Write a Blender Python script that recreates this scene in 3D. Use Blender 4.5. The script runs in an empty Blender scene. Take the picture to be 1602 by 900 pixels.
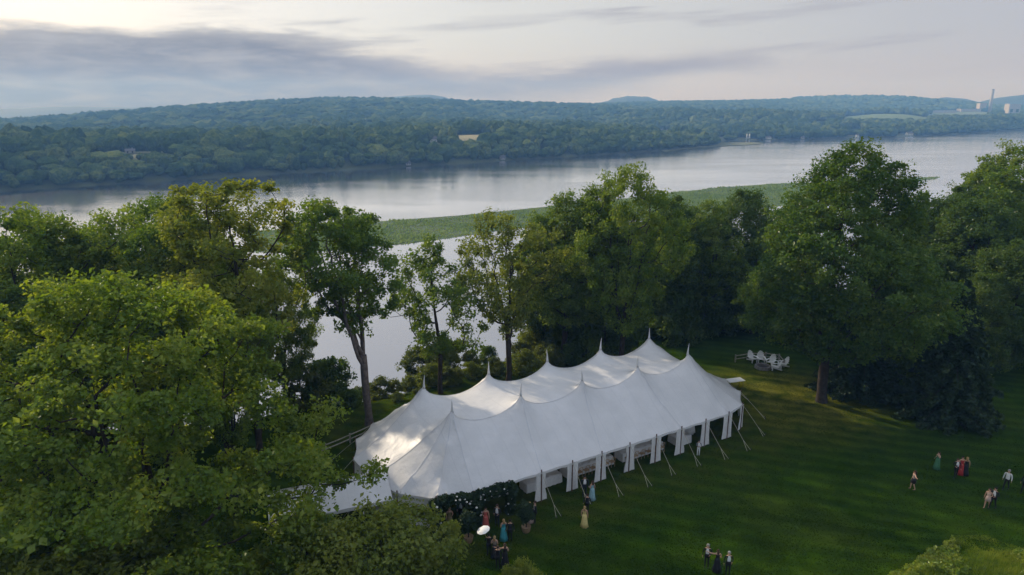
import bpy, math, random
import numpy as np
from mathutils import Vector, Matrix
from mathutils.geometry import delaunay_2d_cdt

sc = bpy.context.scene
R = math.radians
# ------------------------------------------------------------------ camera
FPX = 1070.0
PITCH = math.atan((450 - 165) / FPX)
CAMZ = 30.0
cam_d = bpy.data.cameras.new('camera')
cam = bpy.data.objects.new('camera', cam_d)
sc.collection.objects.link(cam)
cam.location = (0, 0, CAMZ)
cam.rotation_euler = (math.pi / 2 - PITCH, 0, 0)
cam_d.sensor_width = 36
cam_d.lens = 36 * FPX / 1602
cam_d.clip_start = 0.5
cam_d.clip_end = 30000
sc.camera = cam
# ------------------------------------------------------------------ light
SUN_AZ, SUN_EL = R(-45.5), R(24)
SUN = Vector((math.sin(SUN_AZ) * math.cos(SUN_EL), math.cos(SUN_AZ) * math.cos(SUN_EL), math.sin(SUN_EL)))
sun_d = bpy.data.lights.new('sun', 'SUN')
sun_d.energy = 4.3
sun_d.angle = R(1.2)
sun_d.color = (1.0, 0.86, 0.68)
sun_o = bpy.data.objects.new('sun', sun_d)
sun_o.rotation_euler = SUN.to_track_quat('Z', 'Y').to_euler()
sun_o.location = (-60, 60, 80)
sc.collection.objects.link(sun_o)

sc.view_settings.view_transform = 'Standard'
sc.view_settings.look = 'None'
sc.view_settings.exposure = 0.0
sc.view_settings.gamma = 1.0
sc.view_settings.use_curve_mapping = False
cy = sc.cycles
cy.max_bounces = 6
cy.diffuse_bounces = 3
cy.glossy_bounces = 2
cy.transmission_bounces = 3
cy.volume_bounces = 0
cy.transparent_max_bounces = 6
cy.use_denoising = True
cy.sample_clamp_indirect = 6
cy.caustics_reflective = False
cy.caustics_refractive = False
HAZE_DENSITY = 3.0e-4
HAZE_COLOR = (0.20, 0.46, 1.0, 1)
HAZE_G = 0.1


def ray(x, y):
    u = (x - 801) / FPX
    v = -(y - 450) / FPX
    return (u, math.cos(PITCH) + v * math.sin(PITCH), -math.sin(PITCH) + v * math.cos(PITCH))


def at(x, y, z=0.0):
    d = ray(x, y)
    t = (z - CAMZ) / d[2]
    return Vector((d[0] * t, d[1] * t, z))


def azel(x, y):
    d = ray(x, y)
    return math.atan2(d[0], d[1]), math.atan2(d[2], math.hypot(d[0], d[1]))


# ------------------------------------------------------------------ node helper
class NG:
    def __init__(self, nt):
        self.nt = nt

    def n(self, t, **kw):
        o = self.nt.nodes.new(t)
        for k, v in kw.items():
            setattr(o, k, v)
        return o

    def l(self, a, b):
        self.nt.links.new(a, b)

    def put(self, sock, v):
        if isinstance(v, bpy.types.NodeSocket):
            self.l(v, sock)
        else:
            sock.default_value = v

    def m(self, op, a, b=None, c=None):
        o = self.n('ShaderNodeMath', operation=op)
        self.put(o.inputs[0], a)
        if b is not None:
            self.put(o.inputs[1], b)
        if c is not None:
            self.put(o.inputs[2], c)
        return o.outputs[0]

    def vm(self, op, a, b=None):
        o = self.n('ShaderNodeVectorMath', operation=op)
        self.put(o.inputs[0], a)
        if b is not None:
            self.put(o.inputs[1], b)
        return o

    def mix(self, f, a, b, mode='MIX'):
        o = self.n('ShaderNodeMix', data_type='RGBA', blend_type=mode)
        self.put(o.inputs[0], f)
        self.put(o.inputs[6], a)
        self.put(o.inputs[7], b)
        return o.outputs[2]

    def sstep(self, x, lo, hi):
        o = self.n('ShaderNodeMapRange', interpolation_type='SMOOTHSTEP')
        self.put(o.inputs[0], x)
        o.inputs[1].default_value = lo
        o.inputs[2].default_value = hi
        return o.outputs[0]

    def noise(self, vec, scale, detail=4, rough=0.55, dist=0.0):
        o = self.n('ShaderNodeTexNoise')
        if vec is not None:
            self.l(vec, o.inputs['Vector'])
        o.inputs['Scale'].default_value = scale
        o.inputs['Detail'].default_value = detail
        o.inputs['Roughness'].default_value = rough
        o.inputs['Distortion'].default_value = dist
        return o.outputs[0]

    def ramp(self, f, stops, interp='LINEAR'):
        o = self.n('ShaderNodeValToRGB')
        o.color_ramp.interpolation = interp
        els = o.color_ramp.elements
        while len(els) > 1:
            els.remove(els[-1])
        els[0].position = stops[0][0]
        els[0].color = stops[0][1]
        for p, c in stops[1:]:
            e = els.new(p)
            e.color = c
        self.put(o.inputs[0], f)
        return o.outputs[0]

    def curve(self, x, pts):
        o = self.n('ShaderNodeFloatCurve')
        c = o.mapping.curves[0]
        c.points[0].location = pts[0]
        c.points[1].location = pts[-1]
        for p in pts[1:-1]:
            c.points.new(*p)
        o.mapping.use_clip = False
        o.mapping.update()
        self.put(o.inputs[1], x)
        return o.outputs[0]


# ------------------------------------------------------------------ world: Nishita sky behind thin high cloud and a low cloud bank
world = bpy.data.worlds.new('World')
sc.world = world
world.use_nodes = True
wt = world.node_tree
wt.nodes.clear()
g = NG(wt)
SKY_STRENGTH = 0.1


def K(r, gg, b):
    return (r / SKY_STRENGTH, gg / SKY_STRENGTH, b / SKY_STRENGTH, 1)


sky = g.n('ShaderNodeTexSky', sky_type='NISHITA')
sky.sun_disc = False
sky.sun_elevation = SUN_EL
sky.sun_rotation = SUN_AZ
sky.air_density = 1.0
sky.dust_density = 2.0
tc = g.n('ShaderNodeTexCoord')
dirn = g.vm('NORMALIZE', tc.outputs['Generated']).outputs[0]
sp = g.n('ShaderNodeSeparateXYZ')
g.l(dirn, sp.inputs[0])
az = g.m('ARCTAN2', sp.outputs[0], sp.outputs[1])
el = g.m('ARCSINE', sp.outputs[2])
cosang = g.vm('DOT_PRODUCT', dirn, tuple(SUN)).outputs['Value']
# thin veil: bright toward the sun, cooler and dimmer away from it
veil = g.ramp(g.m('MULTIPLY_ADD', cosang, 0.5, 0.5), [
    (0.0, K(.42, .50, .68)), (0.40, K(.46, .52, .66)), (0.52, K(.49, .50, .60)), (0.65, K(.55, .555, .62)), (0.75, K(.64, .645, .68)),
    (0.853, K(.75, .755, .77)), (0.94, K(.90, .905, .93)), (0.985, K(1.06, 1.05, 1.04)), (1.0, K(1.35, 1.29, 1.22))])
# an overcast veil is brightest overhead
hi = g.sstep(el, 0.12, 1.2)
veil = g.mix(g.m('MULTIPLY', hi, 0.75), veil, K(.82, .93, 1.15))
# pink-warm low sky
low = g.sstep(el, 0.10, -0.01)
veil = g.mix(g.m('MULTIPLY', low, 0.50), veil, K(.62, .48, .48))
base = g.mix(0.86, sky.outputs[0], veil)
cmb = g.n('ShaderNodeCombineXYZ')
g.l(g.m('MULTIPLY', az, 4.2), cmb.inputs[0])
g.l(g.m('MULTIPLY', el, 21.0), cmb.inputs[1])
nz = g.noise(cmb.outputs[0], 1.0, 6, 0.56, 0.25)
nz2 = g.noise(cmb.outputs[0], 2.7, 5, 0.6, 0.2)
cmb3 = g.n('ShaderNodeCombineXYZ')
g.l(g.m('MULTIPLY_ADD', az, 2.6, 7.3), cmb3.inputs[0])
g.l(g.m('MULTIPLY', g.m('MULTIPLY_ADD', az, -0.06, el), 26.0), cmb3.inputs[1])
nz3 = g.noise(cmb3.outputs[0], 1.3, 6, 0.55, 0.4)
A0, A1, E0, E1 = -1.0, 1.0, -0.2, 0.4


def AE(x, y):
    a, e = azel(x, y)
    return ((a - A0) / (A1 - A0), (e - E0) / (E1 - E0))


azn = g.m('MULTIPLY_ADD', az, 1 / (A1 - A0), -A0 / (A1 - A0))
top_px = [(0, 36), (150, 40), (300, 34), (480, 48), (590, 78), (690, 98), (800, 106), (950, 92), (1090, 72), (1200, 84), (1300, 92)]
bot_px = [(0, 330), (560, 250), (700, 178), (850, 160), (1000, 138), (1100, 118), (1200, 104), (1300, 94)]
topc = g.curve(azn, [(0.0, AE(0, 36)[1])] + [AE(*p) for p in top_px] + [(1.0, AE(1300, 100)[1])])
botc = g.curve(azn, [(0.0, AE(0, 330)[1])] + [AE(*p) for p in bot_px] + [(1.0, AE(1300, 92)[1])])
eln = g.m('MULTIPLY_ADD', el, 1 / (E1 - E0), -E0 / (E1 - E0))
wob = g.m('MULTIPLY', g.m('SUBTRACT', nz, 0.5), 0.085)
wob2 = g.m('MULTIPLY', g.m('SUBTRACT', nz2, 0.5), 0.085)
w12 = g.m('ADD', wob, wob2)
m_top = g.sstep(g.m('SUBTRACT', g.m('ADD', topc, w12), eln), -0.012, 0.040)
m_bot = g.sstep(g.m('SUBTRACT', eln, g.m('ADD', botc, wob)), -0.02, 0.045)
bank = g.m('MULTIPLY', m_top, m_bot)
# wisps above the bank and the rest of the cloud field overhead
wis = g.m('MULTIPLY', g.sstep(nz3, 0.50, 0.72), g.sstep(el, 0.02, 0.075))
bankcol = g.ramp(g.m('MULTIPLY_ADD', cosang, 0.5, 0.5), [
    (0.0, K(.42, .44, .54)), (0.6, K(.36, .34, .40)), (0.85, K(.27, .255, .31)), (0.93, K(.19, .19, .23)), (1.0, K(.22, .22, .25))])
bankcol = g.mix(g.m('MULTIPLY', g.sstep(nz2, 0.35, 0.75), 0.28), bankcol, veil)
col = g.mix(g.m('MULTIPLY', wis, 0.55), base, bankcol)
col = g.mix(g.m('MULTIPLY', bank, 0.93), col, bankcol)
bg = g.n('ShaderNodeBackground')
bg.inputs[1].default_value = SKY_STRENGTH
g.l(col, bg.inputs[0])
wo = g.n('ShaderNodeOutputWorld')
g.l(bg.outputs[0], wo.inputs[0])
world.cycles.sampling_method = 'MANUAL'
world.cycles.sample_map_resolution = 512

# ------------------------------------------------------------------ mesh helpers
COL = sc.collection
rng = np.random.default_rng(7)
random.seed(7)


def link(o, parent=None):
    COL.objects.link(o)
    if parent is not None:
        o.parent = parent
    return o


def tag(o, label=None, cat=None, group=None, kind=None):
    if label:
        o['label'] = label
    if cat:
        o['category'] = cat
    if group:
        o['group'] = group
    if kind:
        o['kind'] = kind
    return o


def empty(name, loc=(0, 0, 0), rz=0.0, label=None, cat=None, group=None):
    o = bpy.data.objects.new(name, None)
    o.empty_display_size = 0.3
    o.location = loc
    o.rotation_euler = (0, 0, rz)
    link(o)
    return tag(o, label, cat, group)


def np_mesh(name, V, F, mats=(), smooth=False, midx=None):
    V = np.asarray(V, np.float32)
    F = np.asarray(F, np.int32)
    me = bpy.data.meshes.new(name)
    me.vertices.add(len(V))
    me.vertices.foreach_set('co', V.ravel())
    k = F.shape[1]
    me.loops.add(F.size)
    me.loops.foreach_set('vertex_index', F.ravel())
    me.polygons.add(len(F))
    me.polygons.foreach_set('loop_start', np.arange(0, F.size, k, dtype=np.int32))
    if midx is not None:
        me.polygons.foreach_set('material_index', np.asarray(midx, np.int32))
    me.polygons.foreach_set('use_smooth', np.full(len(F), smooth))
    me.update(calc_edges=True)
    for m in mats:
        me.materials.append(m)
    return me


class MB:
    """collects shapes into one mesh"""

    def __init__(self):
        self.v = []
        self.f = []
        self.mi = []
        self.cur = 0

    def add(self, vs, fs):
        b = len(self.v)
        self.v += [tuple(p) for p in vs]
        self.f += [tuple(i + b for i in f) for f in fs]
        self.mi += [self.cur] * len(fs)

    def box(self, c, s, rz=0.0, M=None, taper=1.0):
        x, y, z = s[0] / 2, s[1] / 2, s[2] / 2
        vs = [Vector((sx * x * (taper if sz > 0 else 1), sy * y * (taper if sz > 0 else 1), sz * z)) for sz in (-1, 1) for sy in (-1, 1) for sx in (-1, 1)]
        mt = M if M is not None else Matrix.Rotation(rz, 3, 'Z')
        vs = [mt @ p + Vector(c) for p in vs]
        self.add(vs, [(0, 2, 3, 1), (4, 5, 7, 6), (0, 1, 5, 4), (2, 6, 7, 3), (0, 4, 6, 2), (1, 3, 7, 5)])

    def tube(self, pts, rad, n=6, cap=True):
        pts = [Vector(p) for p in pts]
        if not isinstance(rad, (list, tuple)):
            rad = [rad] * len(pts)
        rings = []
        for i, p in enumerate(pts):
            d = (pts[min(i + 1, len(pts) - 1)] - pts[max(i - 1, 0)]).normalized()
            a = d.orthogonal() if abs(d.x) > 0.95 else d.cross(Vector((1, 0, 0)))
            a.normalize()
            b = d.cross(a)
            rings.append([p + (a * math.cos(2 * math.pi * k / n) + b * math.sin(2 * math.pi * k / n)) * rad[i] for k in range(n)])
        vs = [q for r in rings for q in r]
        fs = []
        for i in range(len(pts) - 1):
            for k in range(n):
                fs.append((i * n + k, i * n + (k + 1) % n, (i + 1) * n + (k + 1) % n, (i + 1) * n + k))
        if cap:
            fs.append(tuple(range(n - 1, -1, -1)))
            fs.append(tuple((len(pts) - 1) * n + k for k in range(n)))
        self.add(vs, fs)

    def lathe(self, prof, n=16, c=(0, 0, 0), wob=None, M=None):
        vs, fs = [], []
        for i, (r, z) in enumerate(prof):
            for k in range(n):
                a = 2 * math.pi * k / n
                rr = r * (1 + (wob(a, i) if wob else 0))
                p = Vector((rr * math.cos(a), rr * math.sin(a), z))
                if M is not None:
                    p = M @ p
                vs.append(p + Vector(c))
        for i in range(len(prof) - 1):
            for k in range(n):
                fs.append((i * n + k, i * n + (k + 1) % n, (i + 1) * n + (k + 1) % n, (i + 1) * n + k))
        fs.append(tuple(range(n - 1, -1, -1)))
        fs.append(tuple((len(prof) - 1) * n + k for k in range(n)))
        self.add(vs, fs)

    def ball(self, c, r, n=8, m=5, sq=(1, 1, 1)):
        prof = [(max(0.001, r * math.sin(math.pi * i / m)), -r * math.cos(math.pi * i / m)) for i in range(m + 1)]
        b = len(self.v)
        self.lathe(prof, n)
        for i in range(b, len(self.v)):
            p = self.v[i]
            self.v[i] = (p[0] * sq[0] + c[0], p[1] * sq[1] + c[1], p[2] * sq[2] + c[2])

    def mesh(self, name, mats, smooth=False):
        me = bpy.data.meshes.new(name)
        me.from_pydata(self.v, [], self.f)
        mats = mats if isinstance(mats, (list, tuple)) else [mats]
        for m in mats:
            me.materials.append(m)
        me.polygons.foreach_set('material_index', self.mi)
        me.polygons.foreach_set('use_smooth', [smooth] * len(self.f))
        me.update()
        return me

    def build(self, name, mats, parent=None, smooth=False, loc=None):
        o = bpy.data.objects.new(name, self.mesh(name, mats, smooth))
        if loc is not None:
            o.location = loc
        return link(o, parent)


def copy_tree(o, parent=None):
    c = o.copy()
    COL.objects.link(c)
    c.parent = parent
    for ch in o.children:
        copy_tree(ch, c)
    return c


# ------------------------------------------------------------------ materials
def material(name, color, rough=0.7, var=0.15, scale=3.0, metal=0.0, bump=0.0, spec=0.3, emit=None):
    m = bpy.data.materials.new(name)
    m.use_nodes = True
    nt = m.node_tree
    G = NG(nt)
    p = nt.nodes['Principled BSDF']
    t = G.n('ShaderNodeTexCoord')
    nzv = G.noise(t.outputs['Object'], scale, 5, 0.6)
    dark = tuple(c * (1 - var) for c in color[:3]) + (1,)
    lite = tuple(min(1, c * (1 + var)) for c in color[:3]) + (1,)
    G.l(G.mix(G.sstep(nzv, 0.3, 0.7), dark, lite), p.inputs['Base Color'])
    p.inputs['Roughness'].default_value = rough
    p.inputs['Metallic'].default_value = metal
    p.inputs['Specular IOR Level'].default_value = spec
    if bump:
        b = G.n('ShaderNodeBump')
        b.inputs['Strength'].default_value = bump
        b.inputs['Distance'].default_value = 0.05
        G.l(nzv, b.inputs['Height'])
        G.l(b.outputs[0], p.inputs['Normal'])
    return m


def leaf_material(name, c1, c2, c3, trans=0.48, gloss=0.02, clump=0.35):
    """c1 dark leaf, c2 mid, c3 light; varies from leaf to leaf, clump to clump and tree to tree"""
    m = bpy.data.materials.new(name)
    m.use_nodes = True
    nt = m.node_tree
    nt.nodes.clear()
    G = NG(nt)
    t = G.n('ShaderNodeTexCoord')
    geo = G.n('ShaderNodeNewGeometry')
    oi = G.n('ShaderNodeObjectInfo')
    nzv = G.noise(t.outputs['Object'], clump, 3, 0.6)
    f = G.m('ADD', G.m('MULTIPLY', G.sstep(nzv, 0.3, 0.7), 0.5), G.m('MULTIPLY', geo.outputs['Random Per Island'], 0.45))
    f = G.m('ADD', f, G.m('MULTIPLY_ADD', oi.outputs['Random'], 0.2, -0.07))
    c = G.ramp(f, [(0.0, c1 + (1,)), (0.5, c2 + (1,)), (1.0, c3 + (1,))])
    d = G.n('ShaderNodeBsdfDiffuse')
    G.l(c, d.inputs[0])
    tr = G.n('ShaderNodeBsdfTranslucent')
    tcl = G.mix(1.0, c, (1.5, 1.35, 0.55, 1), 'MULTIPLY')
    G.l(tcl, tr.inputs[0])
    mx = G.n('ShaderNodeMixShader')
    mx.inputs[0].default_value = trans
    G.l(d.outputs[0], mx.inputs[1])
    G.l(tr.outputs[0], mx.inputs[2])
    gl = G.n('ShaderNodeBsdfGlossy')
    gl.inputs['Roughness'].default_value = 0.36
    gl.inputs[0].default_value = (0.8, 0.82, 0.8, 1)
    mx2 = G.n('ShaderNodeMixShader')
    mx2.inputs[0].default_value = gloss
    G.l(mx.outputs[0], mx2.inputs[1])
    G.l(gl.outputs[0], mx2.inputs[2])
    o = G.n('ShaderNodeOutputMaterial')
    G.l(mx2.outputs[0], o.inputs[0])
    return m


L_OAK = leaf_material('leaf_oak', (.044, .104, .013), (.108, .184, .020), (.22, .285, .046))
L_GREEN = leaf_material('leaf_green', (.032, .086, .014), (.076, .148, .021), (.16, .225, .040))
L_MAPLE = leaf_material('leaf_maple', (.056, .122, .012), (.136, .216, .020), (.27, .33, .052))
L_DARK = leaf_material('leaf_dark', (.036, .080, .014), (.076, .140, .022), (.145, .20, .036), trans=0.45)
L_LIME = leaf_material('leaf_lime', (.075, .12, .016), (.15, .20, .026), (.26, .29, .050))
L_SPRUCE = leaf_material('leaf_spruce', (.016, .038, .016), (.030, .060, .024), (.056, .092, .034), trans=0.05)
L_SHRUB = leaf_material('leaf_shrub', (.055, .09, .018), (.105, .145, .030), (.18, .20, .055))
L_MEADOW = leaf_material('leaf_meadow', (.075, .14, .010), (.135, .21, .018), (.25, .29, .040), trans=0.35, clump=0.8)
L_MARSH = leaf_material('leaf_marsh', (.12, .20, .05), (.18, .27, .08), (.25, .33, .115), trans=0.25, clump=0.05)
L_GARLAND = leaf_material('leaf_garland', (.012, .026, .010), (.025, .050, .018), (.05, .085, .03), trans=0.2, clump=2.0)


def far_leaf_material():
    m = bpy.data.materials.new('leaf_far')
    m.use_nodes = True
    nt = m.node_tree
    nt.nodes.clear()
    G = NG(nt)
    t = G.n('ShaderNodeTexCoord')
    geo = G.n('ShaderNodeNewGeometry')
    patch = G.noise(t.outputs['Object'], .012, 3, .6)
    grain = G.noise(t.outputs['Object'], .42, 3, .7)
    f = G.m('ADD', G.m('MULTIPLY', G.sstep(patch, .3, .7), .34), G.m('MULTIPLY', geo.outputs['Random Per Island'], .34))
    f = G.m('ADD', f, G.m('MULTIPLY', G.sstep(grain, .3, .7), .36))
    c = G.ramp(f, [(0.0, (.012, .032, .012, 1)), (.5, (.056, .092, .026, 1)), (1.0, (.18, .205, .055, 1))])
    d = G.n('ShaderNodeBsdfDiffuse')
    G.l(c, d.inputs[0])
    b = G.n('ShaderNodeBump')
    b.inputs['Strength'].default_value = 1.0
    b.inputs['Distance'].default_value = 2.2
    G.l(grain, b.inputs['Height'])
    G.l(b.outputs[0], d.inputs['Normal'])
    o = G.n('ShaderNodeOutputMaterial')
    G.l(d.outputs[0], o.inputs[0])
    return m


L_FAR = far_leaf_material()
BARK = material('bark', (.046, .038, .032), 0.9, 0.35, 2.2, bump=0.6, spec=0.1)
BARK_GREY = material('bark_grey', (.13, .11, .10), 0.9, 0.35, 2.2, bump=0.6, spec=0.1)
WHITE = material('white_paint', (.78, .78, .77), 0.5, 0.05)
CLOTH = material('white_cloth', (.74, .73, .71), 0.8, 0.06, 5)
DARKWOOD = material('dark_wood', (.11, .055, .035), 0.6, 0.25, 4)
GOLDWOOD = material('light_wood', (.46, .31, .16), 0.5, 0.2, 6)
ROPE = material('rope', (.46, .42, .33), 0.8, 0.1, 8)
IRON = material('dark_iron', (.03, .03, .032), 0.5, 0.2, 6)
STONE = material('grey_stone', (.22, .21, .20), 0.9, 0.3, 4, bump=0.4)
RAILWOOD = material('weathered_rail', (.30, .27, .23), 0.9, 0.25, 5, bump=0.3)
WICKER = material('wicker', (.30, .20, .11), 0.8, 0.3, 20, bump=0.4)
FLOWER = material('white_flower', (.78, .76, .70), 0.7, 0.1, 8)
CONCRETE = material('pale_concrete', (.40, .37, .345), 0.9, 0.12, .02)
HOUSEWHITE = material('white_siding', (.74, .73, .70), 0.7, 0.05, .5)
ROOFGREY = material('grey_roof', (.12, .115, .12), 0.8, 0.15, .5)
WINDOW = material('window_glass', (.03, .04, .05), 0.15, 0.1, 1, spec=0.6)

# ------------------------------------------------------------------ site layout
T0 = Vector((4.7, 57.8, 0))
TA = R(30.5)
AX = Vector((math.cos(TA), math.sin(TA), 0))
NX = Vector((-math.sin(TA), math.cos(TA), 0))
WATER_Z = -30.0


def st(x, y):
    dx, dy = x - T0.x, y - T0.y
    return dx * AX.x + dy * AX.y, dx * NX.x + dy * NX.y


def tw(s, t, z=0.0):
    return Vector((T0.x + s * AX.x + t * NX.x, T0.y + s * AX.y + t * NX.y, z))


def smooth(x, a, b):
    u = np.clip((x - a) / (b - a), 0, 1)
    return u * u * (3 - 2 * u)


MOUND = (29.5, 37.6)


def ground_z(x, y):
    x = np.asarray(x, float)
    y = np.asarray(y, float)
    s, t = st(x, y)
    edge = 16 + 1.5 * np.sin(s * 0.13) + 1.0 * np.sin(s * 0.31 + 1)
    z = -34 * smooth(t, edge, edge + 52)
    z = z + 0.10 * np.sin(x * 0.11 + 1) * np.sin(y * 0.13) * (1 - smooth(np.hypot(s / 24, t / 12), 0.8, 1.4) * 0 ) * smooth(np.hypot(s / 26, t / 14), 0.9, 1.6)
    dx, dy = x - MOUND[0], y - MOUND[1]
    z = z + 0.55 * np.exp(-((dx / 6.5) ** 2 + (dy / 4.0) ** 2) * 1.2)
    return z


# lawn and bluff: one sheet
def make_ground():
    s = np.concatenate([np.linspace(-1500, -220, 10), np.linspace(-200, -62, 24), np.linspace(-60, 90, 151), np.linspace(94, 300, 40), np.linspace(340, 2000, 12)])
    t = np.concatenate([np.linspace(-600, -120, 7), np.linspace(-100, -52, 9), np.linspace(-50, 76, 127), np.linspace(80, 120, 5)])
    S, TT = np.meshgrid(s, t)
    X = T0.x + S * AX.x + TT * NX.x
    Y = T0.y + S * AX.y + TT * NX.y
    Z = ground_z(X, Y)
    V = np.stack([X.ravel(), Y.ravel(), Z.ravel()], 1)
    ny, nx = S.shape
    i = np.arange(ny * nx).reshape(ny, nx)
    F = np.stack([i[:-1, :-1].ravel(), i[:-1, 1:].ravel(), i[1:, 1:].ravel(), i[1:, :-1].ravel()], 1)
    m = bpy.data.materials.new('lawn_grass')
    m.use_nodes = True
    G = NG(m.node_tree)
    p = m.node_tree.nodes['Principled BSDF']
    tcx = G.n('ShaderNodeTexCoord')
    ob = tcx.outputs['Object']
    big = G.noise(ob, 0.07, 4, 0.55, 0.3)
    mid = G.noise(ob, 0.45, 5, 0.65, 0.3)
    fine = G.noise(ob, 7.0, 4, 0.7)
    c = G.mix(G.sstep(mid, 0.3, 0.7), (.013, .034, .001, 1), (.023, .048, .0015, 1))
    c = G.mix(G.m('MULTIPLY', G.sstep(big, 0.52, 0.70), 0.55), c, (.026, .040, .004, 1))
    # worn turf around the tent; drier patch beyond, lightened to paint in sunlight
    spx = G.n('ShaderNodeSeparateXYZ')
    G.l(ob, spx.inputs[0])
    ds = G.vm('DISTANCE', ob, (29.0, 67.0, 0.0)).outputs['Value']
    sunlit_dry = G.m('MULTIPLY', G.sstep(ds, 13.0, 3.0), G.sstep(mid, 0.25, 0.66))
    c = G.mix(G.m('MULTIPLY', sunlit_dry, 0.8), c, (.12, .12, .016, 1))
    tl = G.m('SUBTRACT', G.vm('DOT_PRODUCT', ob, tuple(NX)).outputs['Value'], float(T0.dot(NX)))
    sl = G.m('SUBTRACT', G.vm('DOT_PRODUCT', ob, tuple(AX)).outputs['Value'], float(T0.dot(AX)))
    worn = G.m('MULTIPLY', G.m('MULTIPLY', G.sstep(tl, -15.5, -9.5), G.sstep(G.m('ABSOLUTE', sl), 26.0, 16.0)), G.sstep(mid, .28, .68))
    c = G.mix(G.m('MULTIPLY', worn, .6), c, (.040, .042, .006, 1))
    # mowing lines
    dn = G.m('ADD', G.m('MULTIPLY', spx.outputs[0], 0.32), G.m('MULTIPLY', spx.outputs[1], 0.95))
    stripe = G.m('SINE', G.m('MULTIPLY', G.m('ADD', dn, G.m('MULTIPLY', mid, 1.6)), 3.6))
    c = G.mix(G.sstep(stripe, -0.6, 0.9), c, G.mix(1.0, c, (1.42, 1.36, 1.3, 1), 'MULTIPLY'))
    c = G.mix(G.m('MULTIPLY', G.sstep(fine, 0.35, 0.75), 0.5), c, G.mix(1.0, c, (1.7, 1.6, 1.5, 1), 'MULTIPLY'))
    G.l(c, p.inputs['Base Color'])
    p.inputs['Roughness'].default_value = 0.9
    p.inputs['Specular IOR Level'].default_value = 0.0
    b = G.n('ShaderNodeBump')
    b.inputs['Strength'].default_value = 0.8
    b.inputs['Distance'].default_value = 0.08
    G.l(G.m('ADD', fine, G.m('MULTIPLY', mid, 1.5)), b.inputs['Height'])
    G.l(b.outputs[0], p.inputs['Normal'])
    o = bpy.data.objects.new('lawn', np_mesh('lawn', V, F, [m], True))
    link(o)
    tag(o, kind='structure')


make_ground()


def make_water():
    m = bpy.data.materials.new('river_water')
    m.use_nodes = True
    nt = m.node_tree
    nt.nodes.clear()
    G = NG(nt)
    tcx = G.n('ShaderNodeTexCoord')
    mp = G.n('ShaderNodeMapping')
    mp.inputs['Rotation'].default_value = (0, 0, R(-25))
    mp.inputs['Scale'].default_value = (0.35, 1.0, 1.0)
    G.l(tcx.outputs['Object'], mp.inputs[0])
    n1 = G.noise(mp.outputs[0], 0.9, 4, 0.6)
    n2 = G.noise(mp.outputs[0], 0.018, 4, 0.55, 0.5)
    b = G.n('ShaderNodeBump')
    G.l(G.m('MULTIPLY_ADD', G.sstep(n2, 0.35, 0.65), 0.085, 0.03), b.inputs['Strength'])
    b.inputs['Distance'].default_value = 1.0
    G.l(n1, b.inputs['Height'])
    d = G.n('ShaderNodeBsdfDiffuse')
    d.inputs[0].default_value = (.16, .18, .22, 1)
    gl = G.n('ShaderNodeBsdfGlossy')
    gl.inputs[0].default_value = (.97, .97, 1.0, 1)
    G.l(G.m('MULTIPLY_ADD', n2, 0.10, 0.06), gl.inputs['Roughness'])
    G.l(b.outputs[0], gl.inputs['Normal'])
    fr = G.n('ShaderNodeFresnel')
    fr.inputs[0].default_value = 2.1
    mx = G.n('ShaderNodeMixShader')
    G.l(G.m('MINIMUM', G.m('MULTIPLY_ADD', fr.outputs[0], 1.8, -0.09), 0.96), mx.inputs[0])
    G.l(d.outputs[0], mx.inputs[1])
    G.l(gl.outputs[0], mx.inputs[2])
    o = G.n('ShaderNodeOutputMaterial')
    G.l(mx.outputs[0], o.inputs[0])
    V = [(-3900, -1600, WATER_Z), (3900, -1600, WATER_Z), (3900, 4000, WATER_Z), (-3900, 4000, WATER_Z)]
    ob = bpy.data.objects.new('river', np_mesh('river', V, [(0, 1, 2, 3)], [m]))
    link(ob)
    tag(ob, kind='structure')


make_water()

# ------------------------------------------------------------------ far bank: terrain
SHORE = np.array([(-1500, -650), (-900, -30), (-560, 310), (-368, 493), (-303, 543), (-226, 609), (-103, 693), (0, 774), (165, 900),
                  (277, 1010), (330, 1075), (352, 1150), (372, 1205), (585, 1281), (822, 1387), (1275, 1747), (2000, 2130), (2700, 2350)], float)
NF = np.array([-0.5, 0.866])
_seg = np.hypot(*np.diff(SHORE, axis=0).T)
_cum = np.concatenate([[0], np.cumsum(_seg)])


def shore(u):
    return np.stack([np.interp(u, _cum, SHORE[:, 0]), np.interp(u, _cum, SHORE[:, 1])], -1)


def wave(u, q, seed=0):
    r = np.random.default_rng(seed)
    o = 0
    for k in range(7):
        a = r.uniform(0, 6.28)
        fr = r.uniform(0.6, 1.6) * 2 ** (k * 0.55) / 700
        o = o + np.sin((u * math.cos(a) + q * math.sin(a)) * fr * 6.28 + r.uniform(0, 6.28)) / (1.45 ** k)
    return o / 2.4


_ux = [0] + list(_cum[1:-1]) + [_cum[-1]]
RIDGE_U = np.interp(np.arange(0), [0], [0])


def px_of_u(u):
    p = shore(u)
    d = p[..., 1] * math.cos(PITCH) + 60 * math.sin(PITCH)
    return 801 + FPX * p[..., 0] / np.maximum(d, 50)


CREST = [(-300, 200), (0, 189), (100, 184), (200, 176), (300, 167), (400, 160), (470, 156), (560, 153), (640, 156), (760, 159), (860, 162), (950, 164),
         (1050, 160), (1150, 158), (1250, 157), (1310, 153), (1355, 149), (1400, 153), (1450, 160), (1520, 165), (1602, 166), (1900, 168)]
RIDGE_Q = 1250.0


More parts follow.
